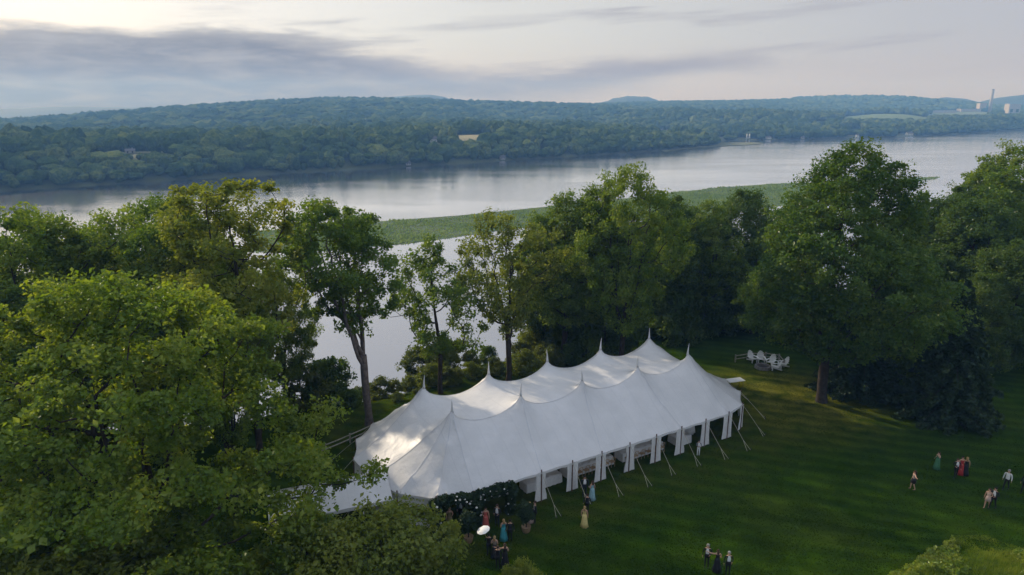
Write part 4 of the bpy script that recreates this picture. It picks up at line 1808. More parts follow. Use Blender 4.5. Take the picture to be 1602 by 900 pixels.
def leafy_tube(name, path, rad, n, leaf, parent, mat, r):
    P = np.array([tuple(p) for p in path], float)
    seg = np.linalg.norm(np.diff(P, axis=0), axis=1)
    cum = np.concatenate([[0], np.cumsum(seg)])
    u = r.uniform(0, cum[-1], n)
    C = np.stack([np.interp(u, cum, P[:, k]) for k in range(3)], 1)
    fat = rad * (1 + .35 * np.sin(u * 3.1) * np.sin(u * 1.3 + 1))
    d = r.normal(size=(n, 3))
    d /= np.linalg.norm(d, axis=1)[:, None]
    C = C + d * (fat * r.uniform(.3, 1.0, n) ** .6)[:, None]
    LV, LF = leaves_np(r, C, n, leaf, .2, d)
    return link(bpy.data.objects.new(name, np_mesh(name, LV, LF, [mat])), parent), C, d


def make_garland():
    r = np.random.default_rng(77)
    e = empty('floral_arch', T0, TA, 'dark leafy arch dotted with white flowers at the tent entrance', 'floral arch')
    t = -HW - .12
    s0, s1 = -16.0, -8.0
    # follows the eave round the front left corner
    top = [(-16.0, -6.95, EAVE - .25), (-14.6, -7.4, EAVE - .12), (-13.2, t, EAVE - .1), (-11.9, t - .05, EAVE - .2), (-10.9, t, EAVE - .05), (-10.2, t - .05, EAVE - .12)]
    legs = [[(-16.0, -6.95, EAVE - .2), (-16.0, -7.0, 1.2), (-16.0, -7.0, .1)], [(-13.1, t, EAVE - .2), (-13.05, t, 1.2), (-13.1, t, .1)], [(-10.2, t, EAVE - .1), (-10.15, t, 1.3), (-10.2, t, .1)]]
    fl = []
    _, C, d = leafy_tube('greenery', top, .42, 5200, .20, e, L_GARLAND, r)
    fl.append((C, d, 60))
    for lg in legs:
        mb = MB()
        mb.tube(lg, .05, 6)
        mb.build('post', DARKWOOD, e)
        _, C, d = leafy_tube('greenery', lg, .42, 2600, .20, e, L_GARLAND, r)
        fl.append((C, d, 18))
    me = None
    for C, d, k in fl:
        idx = r.choice(len(C), k, replace=False)
        for i in idx:
            if me is None:
                mb = MB()
                mb.ball((0, 0, 0), .075, 7, 4, (1, 1, .7))
                me = mb.mesh('flower', FLOWER, True)
            o = link(bpy.data.objects.new('flower', me), e)
            o.location = C[i] + d[i] * .10
            s = r.uniform(.6, 1.5)
            o.scale = (s, s, s)


make_garland()


def make_potted(px, py, label, seed):
    r = np.random.default_rng(seed)
    p = at(px, py)
    e = empty('potted_tree', (p.x, p.y, 0), 0, label, 'potted tree', 'potted trees flanking the entrance')
    mb = MB()
    mb.lathe([(.24, 0), (.30, .10), (.34, .42), (.36, .46), (.31, .46), (.30, .40)], 14)
    mb.build('basket', WICKER, e, True)
    mb = MB()
    mb.tube([(0, 0, .35), (.03, 0, .8), (0, .02, 1.5)], [.05, .04, .03], 6)
    mb.build('trunk', BARK, e, True)
    n = 1500
    d = r.normal(size=(n, 3))
    d /= np.linalg.norm(d, axis=1)[:, None]
    C = d * (r.uniform(.3, 1, n) ** .5)[:, None] * np.array([.62, .62, .85]) * (1 + .25 * np.sin(d[:, :1] * 5) * np.sin(d[:, 2:] * 4 + 1)) + np.array([0, 0, 1.65])
    LV, LF = leaves_np(r, C, n, .17, .3, d)
    link(bpy.data.objects.new('crown', np_mesh('crown', LV, LF, [L_GARLAND])), e)


make_potted(733, 848, 'leafy tree in a basket pot left of the tent entrance', 1)
make_potted(823, 832, 'leafy tree in a basket pot right of the tent entrance', 2)

# ------------------------------------------------------------------ dining furniture under the tent
def chair_proto():
    e = empty('dining_chair')
    mb = MB()
    mb.box((0, 0, .46), (.42, .42, .04))
    mb.build('seat', GOLDWOOD, e)
    for sx in (-1, 1):
        mb = MB()
        mb.tube([(sx * .18, .18, 0), (sx * .18, .18, .45)], .018, 5)
        mb.build('leg', GOLDWOOD, e)
        mb = MB()
        mb.tube([(sx * .18, -.19, 0), (sx * .18, -.18, .45), (sx * .19, -.24, .92)], .018, 5)
        mb.build('leg', GOLDWOOD, e)
    mb = MB()
    mb.tube([(-.19, -.24, .92), (0, -.26, .96), (.19, -.24, .92)], .022, 5)
    mb.tube([(-.18, -.19, .52), (.19, -.24, .9)], .013, 4)
    mb.tube([(.18, -.19, .52), (-.19, -.24, .9)], .013, 4)
    mb.build('backrest', GOLDWOOD, e)
    return e


chair0 = chair_proto()
chair_used = [False]


def place_chair(s, t, ang, label, group):
    o = chair0 if not chair_used[0] else copy_tree(chair0)
    chair_used[0] = True
    o.location = tw(s, t)
    o.rotation_euler = (0, 0, TA + ang)
    tag(o, label, 'chair', group)
    return o


PLATE = material('plate', (.75, .74, .72), .3, .03)
GLASSM = material('candle_glass', (.55, .50, .42), .2, .1)


def settings(parent, spots, z):
    for (x, y) in spots:
        mb = MB()
        mb.lathe([(.02, z + .004), (.13, z + .012), (.135, z + .02), (.05, z + .014)], 12, (x, y, 0))
        mb.build('plate', PLATE, parent, True)


def centrepiece(s, t, z, label, seed):
    r = np.random.default_rng(seed)
    e = empty('flower_vase', tw(s, t, z), 0, label, 'flowers', 'flower vases on the tables')
    mb = MB()
    mb.lathe([(.05, 0), (.08, .05), (.07, .16), (.085, .20), (.06, .20)], 10)
    mb.build('vase', GLASSM, e, True)
    n = 160
    d = r.normal(size=(n, 3))
    d /= np.linalg.norm(d, axis=1)[:, None]
    C = d * r.uniform(.1, .22, (n, 1)) + np.array([0, 0, .34])
    LV, LF = leaves_np(r, C, n, .12, .2, d)
    link(bpy.data.objects.new('foliage', np_mesh('foliage', LV, LF, [L_GARLAND])), e)
    mb = MB()
    for k in range(10):
        q = d[k] * .2
        mb.ball((q[0], q[1], .36 + q[2]), .05, 6, 4)
    mb.build('blossoms', FLOWER, e, True)


def cloth_mesh_rect(L, W, z):
    mb = MB()
    vs, fs = [], []
    per = []
    N = 72
    for k in range(N):
        f = k / N * 2 * (L + W)
        if f < L:
            q = (-L / 2 + f, -W / 2)
        elif f < L + W:
            q = (L / 2, -W / 2 + f - L)
        elif f < 2 * L + W:
            q = (L / 2 - (f - L - W), W / 2)
        else:
            q = (-L / 2, W / 2 - (f - 2 * L - W))
        per.append(q)
    for b_, (k1, zz) in enumerate([(1.0, z), (1.004, z - .03), (1.02, z * .5), (1.03, .03)]):
        for k, (x, y) in enumerate(per):
            w_ = .03 * math.sin(k * 1.7) * (b_ / 3)
            vs.append((x * k1 + w_ * (abs(y) < W / 2 - .01), y * (1 + (k1 - 1) * L / W) + w_ * (abs(x) < L / 2 - .01), zz))
    fs.append(tuple(range(N)))
    for b_ in range(3):
        for k in range(N):
            fs.append((b_ * N + (k + 1) % N, b_ * N + k, (b_ + 1) * N + k, (b_ + 1) * N + (k + 1) % N))
    mb.add(vs, fs)
    return mb


def long_table(s, t, L, label, seed, chairs=True, W=1.1):
    e = empty('banquet_table', tw(s, t), TA, label, 'table', 'cloth covered tables under the tent')
    mb = MB()
    mb.box((0, 0, .72), (L - .04, W - .04, .03))
    mb.build('tabletop', DARKWOOD, e)
    for sx in (-1, 1):
        for sy in (-1, 1):
            mb = MB()
            mb.tube([(sx * (L / 2 - .2), sy * (W / 2 - .15), 0), (sx * (L / 2 - .2), sy * (W / 2 - .15), .7)], .03, 6)
            mb.build('leg', DARKWOOD, e)
    cloth_mesh_rect(L, W, .755).build('tablecloth', CLOTH, e, True)
    n = max(2, int(L / .68))
    xs = [(-L / 2 + L * (k + .5) / n) for k in range(n)]
    settings(e, [(x, sy * (W / 2 - .2)) for x in xs for sy in (-1, 1)], .757)
    if chairs:
        short = label.replace(' long banquet table under the tent', ' table')
        for sy in (-1, 1):
            for k, x in enumerate(xs):
                side = 'near' if sy < 0 else 'far'
                nth = ['first', 'second', 'third', 'fourth', 'fifth', 'sixth', 'seventh'][k]
                place_chair(s + x, t + sy * (W / 2 + .22), 0 if sy < 0 else math.pi,
                            'light wooden chair, %s from left along the %s side of the %s' % (nth, side, short), 'wooden chairs at the banquet tables')
    for k in range(max(1, int(L / 2.2))):
        m_ = max(1, int(L / 2.2))
        centrepiece(s - L / 2 + L * (k + .5) / m_, t, .757, 'flower vase on the ' + label.replace(' long banquet table under the tent', ' long table') + (', %s from left' % ['first', 'second', 'third', 'fourth'][k] if m_ > 1 else ''), seed * 10 + k)


def round_table(s, t, label, seed, rad=.8):
    e = empty('round_table', tw(s, t), TA, label, 'table', 'cloth covered tables under the tent')
    mb = MB()
    mb.lathe([(rad - .03, .70), (rad - .03, .735)], 24)
    mb.build('tabletop', DARKWOOD, e)
    mb = MB()
    mb.tube([(0, 0, 0), (0, 0, .7)], .06, 8)
    mb.build('pedestal', DARKWOOD, e)
    mb = MB()
    mb.lathe([(.01, .752), (rad, .752), (rad + .01, .72), (rad + .04, .4), (rad + .07, .04)], 48, wob=lambda a, i: .03 * math.sin(a * 12) * (i > 2) * (i - 2))
    mb.build('tablecloth', CLOTH, e, True)
    settings(e, [(math.cos(a) * (rad - .2), math.sin(a) * (rad - .2)) for a in np.linspace(0, 6.283, 7)[:-1]], .755)
    centrepiece(s, t, .755, 'flowers in a glass vase on the ' + label.split(' at ')[0], seed)


long_table(-6.0, -5.6, 3.4, 'short banquet table beside the flower arch', 1, chairs=False)
long_table(-1.2, -5.4, 4.8, 'near left long banquet table under the tent', 2)
long_table(4.4, -5.6, 4.6, 'near middle long banquet table under the tent', 3)
long_table(-1.2, -1.2, 4.8, 'rear left long banquet table under the tent', 4)
long_table(4.6, -1.2, 4.6, 'rear middle long banquet table under the tent', 5, chairs=False)
long_table(9.0, -5.9, 1.7, 'square clothed table near the tent front right', 6, chairs=False, W=1.3)
round_table(11.0, -4.6, 'round clothed table behind the front right curtains', 71)
round_table(14.8, -3.5, 'round clothed table at the right end of the tent', 72)
round_table(-10.5, -2.5, 'round clothed table just inside the flower arch', 73)

# ------------------------------------------------------------------ lawn furniture
def adirondack():
    e = empty('garden_chair')
    for sx in (-1, 1):
        mb = MB()
        mb.box((sx * .27, .30, .24), (.05, .10, .48))
        mb.build('leg', WHITE, e)
        mb = MB()
        M = Matrix.Rotation(R(14), 3, 'X')
        mb.box((sx * .24, -.10, .22), (.04, .95, .11), M=M)
        mb.build('leg', WHITE, e)
        mb = MB()
        mb.box((sx * .34, .02, .52), (.15, .78, .025))
        mb.build('armrest', WHITE, e)
    mb = MB()
    M = Matrix.Rotation(R(12), 3, 'X')
    for k in range(6):
        y = .34 - k * .10
        mb.box((0, y, .37 + (y - .1) * .21), (.54, .085, .022), M=M)
    mb.build('seat', WHITE, e)
    mb = MB()
    for k in range(7):
        a = (k - 3) * .055
        h = .82 - .035 * (k - 3) ** 2
        M = Matrix.Rotation(a, 3, 'Y') @ Matrix.Rotation(R(25), 3, 'X')
        base = Vector(((k - 3) * .075, -.20, .28))
        mb.box(base + M @ Vector((0, 0, h / 2)), (.07, .02, h), M=M)
    mb.box((0, -.36, .55), (.56, .03, .06))
    mb.build('backrest', WHITE, e)
    return e


ad0 = adirondack()
AD = [(1177, 566.5, R(200), 'white slatted garden chair, leftmost of the set by the fence'),
      (1190, 567.5, R(170), 'white slatted garden chair, second from left by the fence'),
      (1205, 572, R(130), 'white slatted garden chair, third from left at the fire ring'),
      (1213, 579, R(75), 'white slatted garden chair, nearest of the set, turned to the fire ring'),
      (1224, 575, R(100), 'white slatted garden chair, rightmost of the set by the fence')]
for i, (px, py, rz, lab) in enumerate(AD):
    o = ad0 if i == 0 else copy_tree(ad0)
    p = at(px, py)
    o.location = (p.x, p.y, float(ground_z(p.x, p.y)))
    o.rotation_euler = (0, 0, rz)
    o.scale = (1.25, 1.25, 1.25)
    tag(o, lab, 'chair', 'white garden chairs round the fire ring')


def make_firepit():
    p = at(1193, 576)
    e = empty('fire_pit', (p.x, p.y, float(ground_z(p.x, p.y))), 0, 'low ring of grey stones between the white garden chairs', 'fire pit')
    mb = MB()
    mb.box((0, 0, .0), (.34, .24, .34), taper=.85)
    me = mb.mesh('stone', STONE)
    for k in range(14):
        o = link(bpy.data.objects.new('stone', me), e)
        a = 2 * math.pi * k / 14
        o.location = (math.cos(a) * .8, math.sin(a) * .8, .15)
        o.rotation_euler = (0, random.uniform(-.1, .1), a + math.pi / 2)
    mb = MB()
    mb.lathe([(.68, .0), (.68, .06), (.2, .09)], 14)
    mb.build('ash', IRON, e)


make_firepit()


def rail_fence(ptsxy, label, h=1.0, posts=None):
    e = empty('rail_fence', (ptsxy[0][0], ptsxy[0][1], 0), 0, label, 'fence')
    o0 = Vector((ptsxy[0][0], ptsxy[0][1], 0))
    for i, (x, y) in enumerate(ptsxy):
        mb = MB()
        gz = float(ground_z(x, y))
        mb.box(Vector((x, y, gz + h * .5 - .1)) - o0, (.13, .13, h + .2), rz=.4)
        mb.build('post', RAILWOOD, e)
        if i:
            x0, y0 = ptsxy[i - 1]
            g0 = float(ground_z(x0, y0))
            for zz in (.42, .85):
                mb = MB()
                mb.tube([Vector((x0, y0, g0 + zz * h)) - o0, Vector(((x + x0) / 2, (y + y0) / 2, (gz + g0) / 2 + zz * h - .03)) - o0, Vector((x, y, gz + zz * h)) - o0], .06, 6)
                mb.build('rail', RAILWOOD, e)


rail_fence([tuple(at(x, y)[:2]) for x, y in [(1150, 567), (1173, 563), (1197, 563), (1218, 566), (1226, 575)]], 'weathered split rail fence behind the white garden chairs', .95)
rail_fence([tuple(at(x, y)[:2]) for x, y in [(585, 676), (548, 693), (510, 709), (470, 724)]], 'grey rail fence left of the tent behind the big maple', .95)


def make_side_table():
    p = at(1149, 607)
    e = empty('folding_table', (p.x, p.y, float(ground_z(p.x, p.y))), TA - .25, 'white topped table on the grass beyond the right end of the tent', 'table')
    mb = MB()
    mb.box((0, 0, .93), (1.9, 1.0, .06))
    mb.build('tabletop', WHITE, e)
    for sx in (-1, 1):
        for sy in (-1, 1):
            mb = MB()
            mb.tube([(sx * .8, sy * .38, 0), (sx * .78, sy * .36, .9)], .025, 6)
            mb.build('leg', IRON, e)


make_side_table()

# ------------------------------------------------------------------ people
def cloth_mat(name, c, rough=.8):
    return material(name, c, rough, .12, 6)


SKIN = cloth_mat('skin', (.50, .30, .21), .6)
SKIN2 = cloth_mat('skin_tan', (.36, .20, .13), .6)
SUITB = cloth_mat('black_suit', (.012, .012, .014))
SUITN = cloth_mat('navy_suit', (.014, .018, .032))
SHIRT = cloth_mat('white_shirt', (.72, .72, .72))
SHOE = cloth_mat('black_shoe', (.01, .01, .01), .4)
HAIRS = [cloth_mat('brown_hair', (.05, .028, .016)), cloth_mat('black_hair', (.015, .012, .01)), cloth_mat('blond_hair', (.35, .23, .10)), cloth_mat('grey_hair', (.28, .27, .26))]
FACE = cloth_mat('eyes_and_lips', (.05, .02, .02))


def person(loc, face, label, outfit, top, bottom=None, hair=0, h=1.72, arms=('down', 'down'), stride=0.0, long_hair=None, skin=SKIN, group=None):
    """face: heading in degrees the person looks toward (0 = +x, 90 = away from the camera)"""
    e = empty('person', (loc[0], loc[1], float(ground_z(loc[0], loc[1]))), R(face - 90), label, 'person', group)
    woman = outfit in ('gown', 'short')
    k = h / 1.72
    sh = .175 if woman else .205
    vs, rad, ed = [], [], []

    def v(p, r_, par=None):
        vs.append(Vector(p) * k)
        rad.append((r_ if isinstance(r_, tuple) else (r_, r_)))
        i = len(vs) - 1
        if par is not None:
            ed.append((par, i))
        return i

    pel = v((0, 0, .93), (.155, .105))
    wst = v((0, 0, 1.06), (.125 if woman else .145, .09), pel)
    chs = v((0, .01, 1.25), (.15 if woman else .17, .105), wst)
    nkb = v((0, 0, 1.41), (.09, .075), chs)
    nck = v((0, .005, 1.49), (.052, .052), nkb)
    hd1 = v((0, .02, 1.57), (.07, .08), nck)
    hd2 = v((0, .015, 1.65), (.077, .092), hd1)
    v((0, .0, 1.70), (.05, .06), hd2)
    bones = []
    hands = []
    for sd, arm in ((-1, arms[0]), (1, arms[1])):
        s = v((sd * sh * .8, 0, 1.40), .058, nkb)
        if arm == 'down':
            el_, wr = (sd * (sh + .06), -.02, 1.14), (sd * (sh + .08), .05, .90)
        elif arm == 'bent':
            el_, wr = (sd * (sh + .07), -.05, 1.15), (sd * (sh - .04), .20, 1.10)
        elif arm == 'out':
            el_, wr = (sd * (sh + .27), .04, 1.36), (sd * (sh + .52), .08, 1.42)
        elif arm == 'front':
            el_, wr = (sd * (sh + .04), .10, 1.17), (sd * (sh - .06), .32, 1.20)
        elif arm == 'up':
            el_, wr = (sd * (sh + .14), .12, 1.28), (sd * (sh + .02), .26, 1.48)
        else:
            el_, wr = (sd * (sh + .10), -.06, 1.16), (sd * (sh + .0), .10, .98)
        s2 = v((sd * sh, 0, 1.375), .055, s)
        e_ = v(el_, .043, s2)
        w_ = v(wr, .029, e_)
        dirv = (Vector(wr) - Vector(el_)).normalized()
        hp = Vector(wr) + dirv * .06
        v(hp, (.036, .022), w_)
        hands.append((hp * k, dirv, sd))
    for sd in (-1, 1):
        st_ = stride * sd
        hp = v((sd * .085, 0, .86), .088, pel)
        kn = v((sd * .095, st_ * .55 + .03, .49), .058, hp)
        an = v((sd * .10, st_ - (.06 if st_ < 0 else 0), .09), .036, kn)
        he = v((sd * .10, st_ + .03, .045), .040, an)
        v((sd * .115, st_ + .16, .035), (.040, .030), he)
    me = bpy.data.meshes.new('body_cage')
    me.from_pydata(vs, ed, [])
    tmp = bpy.data.objects.new('body_cage', me)
    COL.objects.link(tmp)
    sk = tmp.modifiers.new('skin', 'SKIN')
    sk.use_smooth_shade = True
    sv = me.skin_vertices[0].data
    for i, r_ in enumerate(rad):
        sv[i].radius = (r_[0] * k, r_[1] * k)
        sv[i].use_root = (i == 0)
    sb = tmp.modifiers.new('sub', 'SUBSURF')
    sb.levels = 1
    sb.render_levels = 1
    dg = bpy.context.evaluated_depsgraph_get()
    bme = bpy.data.meshes.new_from_object(tmp.evaluated_get(dg))
    bpy.data.objects.remove(tmp)
    bme.name = 'body'
    bme.materials.clear()
    low = bottom or top
    mats = [skin, top, low, SHIRT, SHOE, FACE]
    for m in mats:
        bme.materials.append(m)
    nb = len(bme.polygons)
    idx = []
    for pg in bme.polygons:
        c = pg.center / k
        ax = abs(c.x)
        if c.z > 1.445:
            i = 0
        elif outfit in ('suit', 'shirt'):
            if c.z < .075:
                i = 4
            elif c.z < .95 and ax < .20:
                i = 2
            elif ax < .055 and c.y > .03 and 1.05 < c.z < 1.46:
                i = 3
            else:
                i = 1
            for hpv, dv, sd in hands:
                if (pg.center - hpv).length < .075:
                    i = 0
        else:
            armish = ax > sh * .93 or (c.z > 1.36)
            if armish and c.z > .7:
                i = 0
            elif c.z < .86:
                i = 2 if (outfit == 'short' and c.z > .62) else (4 if c.z < .06 else 0)
            else:
                i = 1 if c.z > .97 or outfit != 'short' else 2
        idx.append(i)
    # fingers, eyes, nose, mouth, ears
    mb = MB()
    for hpv, dv, sd in hands:
        side = dv.cross(Vector((sd, 0, 0)))
        if side.length < .1:
            side = dv.cross(Vector((0, 1, 0)))
        side.normalize()
        curl = dv.cross(side) * sd
        for q, (off_, ln) in enumerate(((-.027, .062), (-.009, .075), (.009, .080), (.027, .072))):
            a = hpv + dv * .02 + side * off_ * k
            b = a + dv * ln * .55 * k
            c = b + (dv * .8 + curl * .5).normalized() * ln * .5 * k
            mb.tube([a, b, c], [.009, .008, .006], 5)
        a = hpv - dv * .02 + side * .03 * k
        mb.tube([a, a + (side * .7 + dv * .6) * .035, a + (side * .5 + dv) * .055], [.010, .009, .007], 5)
    head = Vector((0, .015, 1.62)) * k
    mb.tube([head + Vector((0, .075, .02)) * k, head + Vector((0, .112, -.02)) * k, head + Vector((0, .085, -.03)) * k], [.007, .014, .008], 5)
    for sd in (-1, 1):
        mb.ball(head + Vector((sd * .085, -.005, -.005)) * k, .022 * k, 6, 4, (1, 1, 1))
    mb.cur = 5
    for sd in (-1, 1):
        mb.ball(head + Vector((sd * .032, .088, .018)) * k, .011 * k, 6, 4)
    mb.box(head + Vector((0, .092, -.062)) * k, (.045 * k, .012 * k, .012 * k))
    fm = mb.mesh('features', mats, True)
    import bmesh
    for i, pg in enumerate(bme.polygons):
        pg.material_index = idx[i]
        pg.use_smooth = True
    bm = bmesh.new()
    bm.from_mesh(bme)
    b2 = bmesh.new()
    b2.from_mesh(fm)
    # fix ball offsets: MB.ball already places them
    bm.from_mesh(fm)
    bm.to_mesh(bme)
    bm.free()
    b2.free()
    bpy.data.meshes.remove(fm)
    link(bpy.data.objects.new('body', bme), e)
    # hair
    mb = MB()
    hc = Vector((0, .0, 1.645)) * k
    ll = long_hair if long_hair is not None else woman
    prof = [(.088, -.03), (.098, .02), (.092, .065), (.062, .10), (.02, .115)]
    mb.lathe([(a * k, b * k) for a, b in prof], 12, hc + Vector((0, -.012, 0)))
    if ll:
        mb.tube([hc + Vector((0, -.06, .03)) * k, hc + Vector((0, -.085, -.08)) * k, hc + Vector((0, -.09, -.2)) * k, hc + Vector((0, -.085, -.29)) * k], [.07 * k, .085 * k, .075 * k, .03 * k], 10)
    mb.build('hair', HAIRS[hair], e, True)
    if outfit == 'gown':
        mb = MB()
        mb.lathe([(.135 * k, 1.08 * k), (.185 * k, .92 * k), (.20 * k, .72 * k), (.235 * k, .4 * k), (.31 * k, .04)], 28,
                 (0, stride * .1, 0), wob=lambda a, i: .05 * math.sin(a * 7 + i * .4) * i / 2)
        mb.build('skirt', low, e, True)
    elif outfit == 'short':
        mb = MB()
        mb.lathe([(.135 * k, 1.06 * k), (.18 * k, .92 * k), (.205 * k, .66 * k)], 20, wob=lambda a, i: .05 * math.sin(a * 6) * i / 2)
        mb.build('skirt', low, e, True)
    elif outfit == 'suit':
        mb = MB()
        mb.lathe([(.165 * k, 1.06 * k), (.182 * k, .95 * k), (.192 * k, .80 * k)], 18, wob=lambda a, i: -.25 * abs(math.sin(a)) ** 2)
        mb.build('jacket_hem', top, e, True)
    return e


GR1 = 'guests strolling on the lawn'
YEL = cloth_mat('yellow_silk', (.62, .50, .20))
BLUE = cloth_mat('pale_blue_silk', (.25, .40, .44))
TEAL = cloth_mat('teal_silk', (.06, .33, .38))
RED = cloth_mat('red_silk', (.42, .04, .035))
CORAL = cloth_mat('coral_silk', (.45, .10, .08))
BLACKD = cloth_mat('black_silk', (.014, .013, .015))
GREEN = cloth_mat('green_print', (.06, .18, .09))
BLUSH = cloth_mat('blush_silk', (.55, .40, .33))
TAUPE = cloth_mat('taupe_knit', (.30, .25, .21))
OLIVE = cloth_mat('olive_silk', (.20, .17, .08))
GREY = cloth_mat('grey_uniform', (.16, .17, .18))


def pp(px, py):
    q = at(px, py)
    return (q.x, q.y)


person(pp(1105, 887), 250, 'man in black suit, left of the three at the bottom edge', 'suit', SUITB, hair=3, arms=('bent', 'down'), h=1.78)
person(pp(1121, 893), 80, 'woman in black gown between two men at the bottom edge', 'gown', BLACKD, hair=0, arms=('out', 'bent'), h=1.66)
person(pp(1138, 899), 262, 'man in black suit, right of the three at the bottom edge', 'suit', SUITB, hair=3, arms=('bent', 'down'), h=1.78)
person(pp(1427, 766), 170, 'woman in taupe top and dark skirt pointing with one arm', 'short', TAUPE, BLACKD, hair=0, arms=('out', 'down'), h=1.68, stride=.12)
person(pp(1465, 733), 190, 'woman in green print dress alone near the lawn group', 'gown', GREEN, hair=0, arms=('up', 'bent'), h=1.6)
person(pp(1494, 747), 255, 'man in black suit at the front of the lawn group of three', 'suit', SUITB, hair=0, arms=('down', 'bent'), h=1.76, stride=.1)
person(pp(1502, 742), 260, 'woman in red gown in the middle of the lawn group', 'gown', RED, hair=1, arms=('down', 'bent'), h=1.68)
person(pp(1509, 743), 70, 'woman in black gown at the right of the lawn group', 'gown', BLACKD, hair=2, arms=('bent', 'down'), h=1.66)
person(pp(1573, 766), 215, 'man in white shirt and black trousers striding near the right edge', 'shirt', SHIRT, SUITB, hair=3, arms=('down', 'down'), h=1.78, stride=.24)
person(pp(1552, 796), 205, 'man in black suit walking arm in arm on the right lawn', 'suit', SUITB, hair=1, arms=('bent', 'down'), h=1.8, stride=.22)
person(pp(1543, 795), 215, 'woman in short blush dress beside the walking man in black', 'short', BLUSH, hair=0, arms=('bent', 'down'), h=1.66, stride=.18)
person(pp(1601, 772), 210, 'guest in black cut off by the right edge of the view', 'suit', SUITB, hair=1, arms=('down', 'down'), h=1.76, stride=.2)
person(pp(914, 824), 70, 'woman in long yellow gown walking up to the tent', 'gown', YEL, hair=2, arms=('down', 'down'), h=1.68)
person(pp(918, 803), 85, 'guest in dark suit just ahead of the yellow gown', 'suit', SUITB, hair=0, arms=('down', 'bent'), h=1.62)
person(pp(926, 782), 120, 'woman in pale blue gown beside the tent curtain', 'gown', BLUE, hair=0, arms=('bent', 'down'), h=1.66)
person(pp(914, 777), 275, 'tall man in navy suit between two tent curtains', 'suit', SUITN, hair=1, arms=('down', 'down'), h=1.84, skin=SKIN2)
person(pp(837, 818), 190, 'man in black suit leaning in at the arch right post', 'suit', SUITB, hair=0, arms=('bent', 'down'), h=1.8)
person(pp(829, 817), 0, 'woman in blush gown behind the right potted tree', 'gown', BLUSH, hair=2, arms=('bent', 'down'), h=1.66)
person(pp(788, 845), 110, 'woman in teal gown in the crowd at the entrance', 'gown', TEAL, hair=2, arms=('bent', 'down'), h=1.68)
person(pp(760, 826), 280, 'woman in red gown under the flower arch', 'gown', CORAL, hair=1, arms=('down', 'bent'), h=1.7)
person(pp(778, 823), 250, 'man in black suit under the flower arch beside the red gown', 'suit', SUITB, hair=0, arms=('bent', 'bent'), h=1.78)
person(pp(798, 848), 95, 'man in black suit right of the teal gown', 'suit', SUITB, hair=1, arms=('down', 'down'), h=1.8)
parasol_holder = pp(765, 870)
person(parasol_holder, 100, 'guest in black carrying a white parasol at the entrance', 'suit', SUITB, hair=1, arms=('front', 'down'), h=1.74)
person(pp(774, 872), 80, 'woman in taupe top and black skirt beside the parasol', 'gown', TAUPE, BLACKD, hair=2, arms=('bent', 'bent'), h=1.66)
person(pp(779, 890), 85, 'man in black suit at the back of the entrance queue', 'suit', SUITB, hair=0, arms=('bent', 'down'), h=1.76)
person(pp(790, 884), 95, 'woman with bare arms and black gown at the back of the queue', 'gown', BLACKD, hair=0, arms=('out', 'bent'), h=1.66)
person(pp(704, 826), 280, 'woman in olive gown in the shade of the flower arch', 'gown', OLIVE, hair=2, arms=('bent', 'down'), h=1.68)
person(pp(722, 815), 250, 'man in black suit in the shade right of the olive gown', 'suit', SUITB, hair=1, arms=('down', 'down'), h=1.8)
person(pp(744, 812), 300, 'man in navy suit just inside the flower arch', 'suit', SUITN, hair=0, arms=('down', 'down'), h=1.78)
person(pp(1092, 713), 270, 'waiter in grey with white apron inside the tent front right', 'shirt', GREY, SHIRT, hair=1, arms=('front', 'front'), h=1.5)


def make_parasol():
    c = Vector((parasol_holder[0] - .17, parasol_holder[1] + .30, 1.18))
    M = Matrix.Rotation(R(3), 3, 'X') @ Matrix.Rotation(R(-17), 3, 'Y')
    e = empty('parasol', c, 0, 'white paper parasol held up at the tent entrance', 'parasol')
    mb = MB()
    mb.tube([M @ Vector((0, 0, -.2)), M @ Vector((0, 0, .85))], .012, 6)
    mb.build('handle', GOLDWOOD, e)
    mb = MB()
    n = 16
    vs, fs = [M @ Vector((0, 0, .86))], []
    for j, (r_, z_) in enumerate([(.16, .845), (.32, .80), (.46, .73)]):
        for k in range(n):
            a = 2 * math.pi * k / n
            vs.append(M @ Vector((r_ * math.cos(a), r_ * math.sin(a), z_ - (.012 if k % 2 else 0) * j)))
    for k in range(n):
        fs.append((0, 1 + k, 1 + (k + 1) % n))
        for j in range(2):
            b = 1 + j * n
            fs.append((b + k, b + n + k, b + n + (k + 1) % n, b + (k + 1) % n))
    mb.add(vs, fs)
    mb.build('canopy', WHITE, e)
    for k in range(8):
        a = 2 * math.pi * k / 8
        mb = MB()
        mb.tube([M @ Vector((0, 0, .84)), M @ Vector((.455 * math.cos(a), .455 * math.sin(a), .715))], .006, 4)
        mb.build('rib', GOLDWOOD, e)


make_parasol()

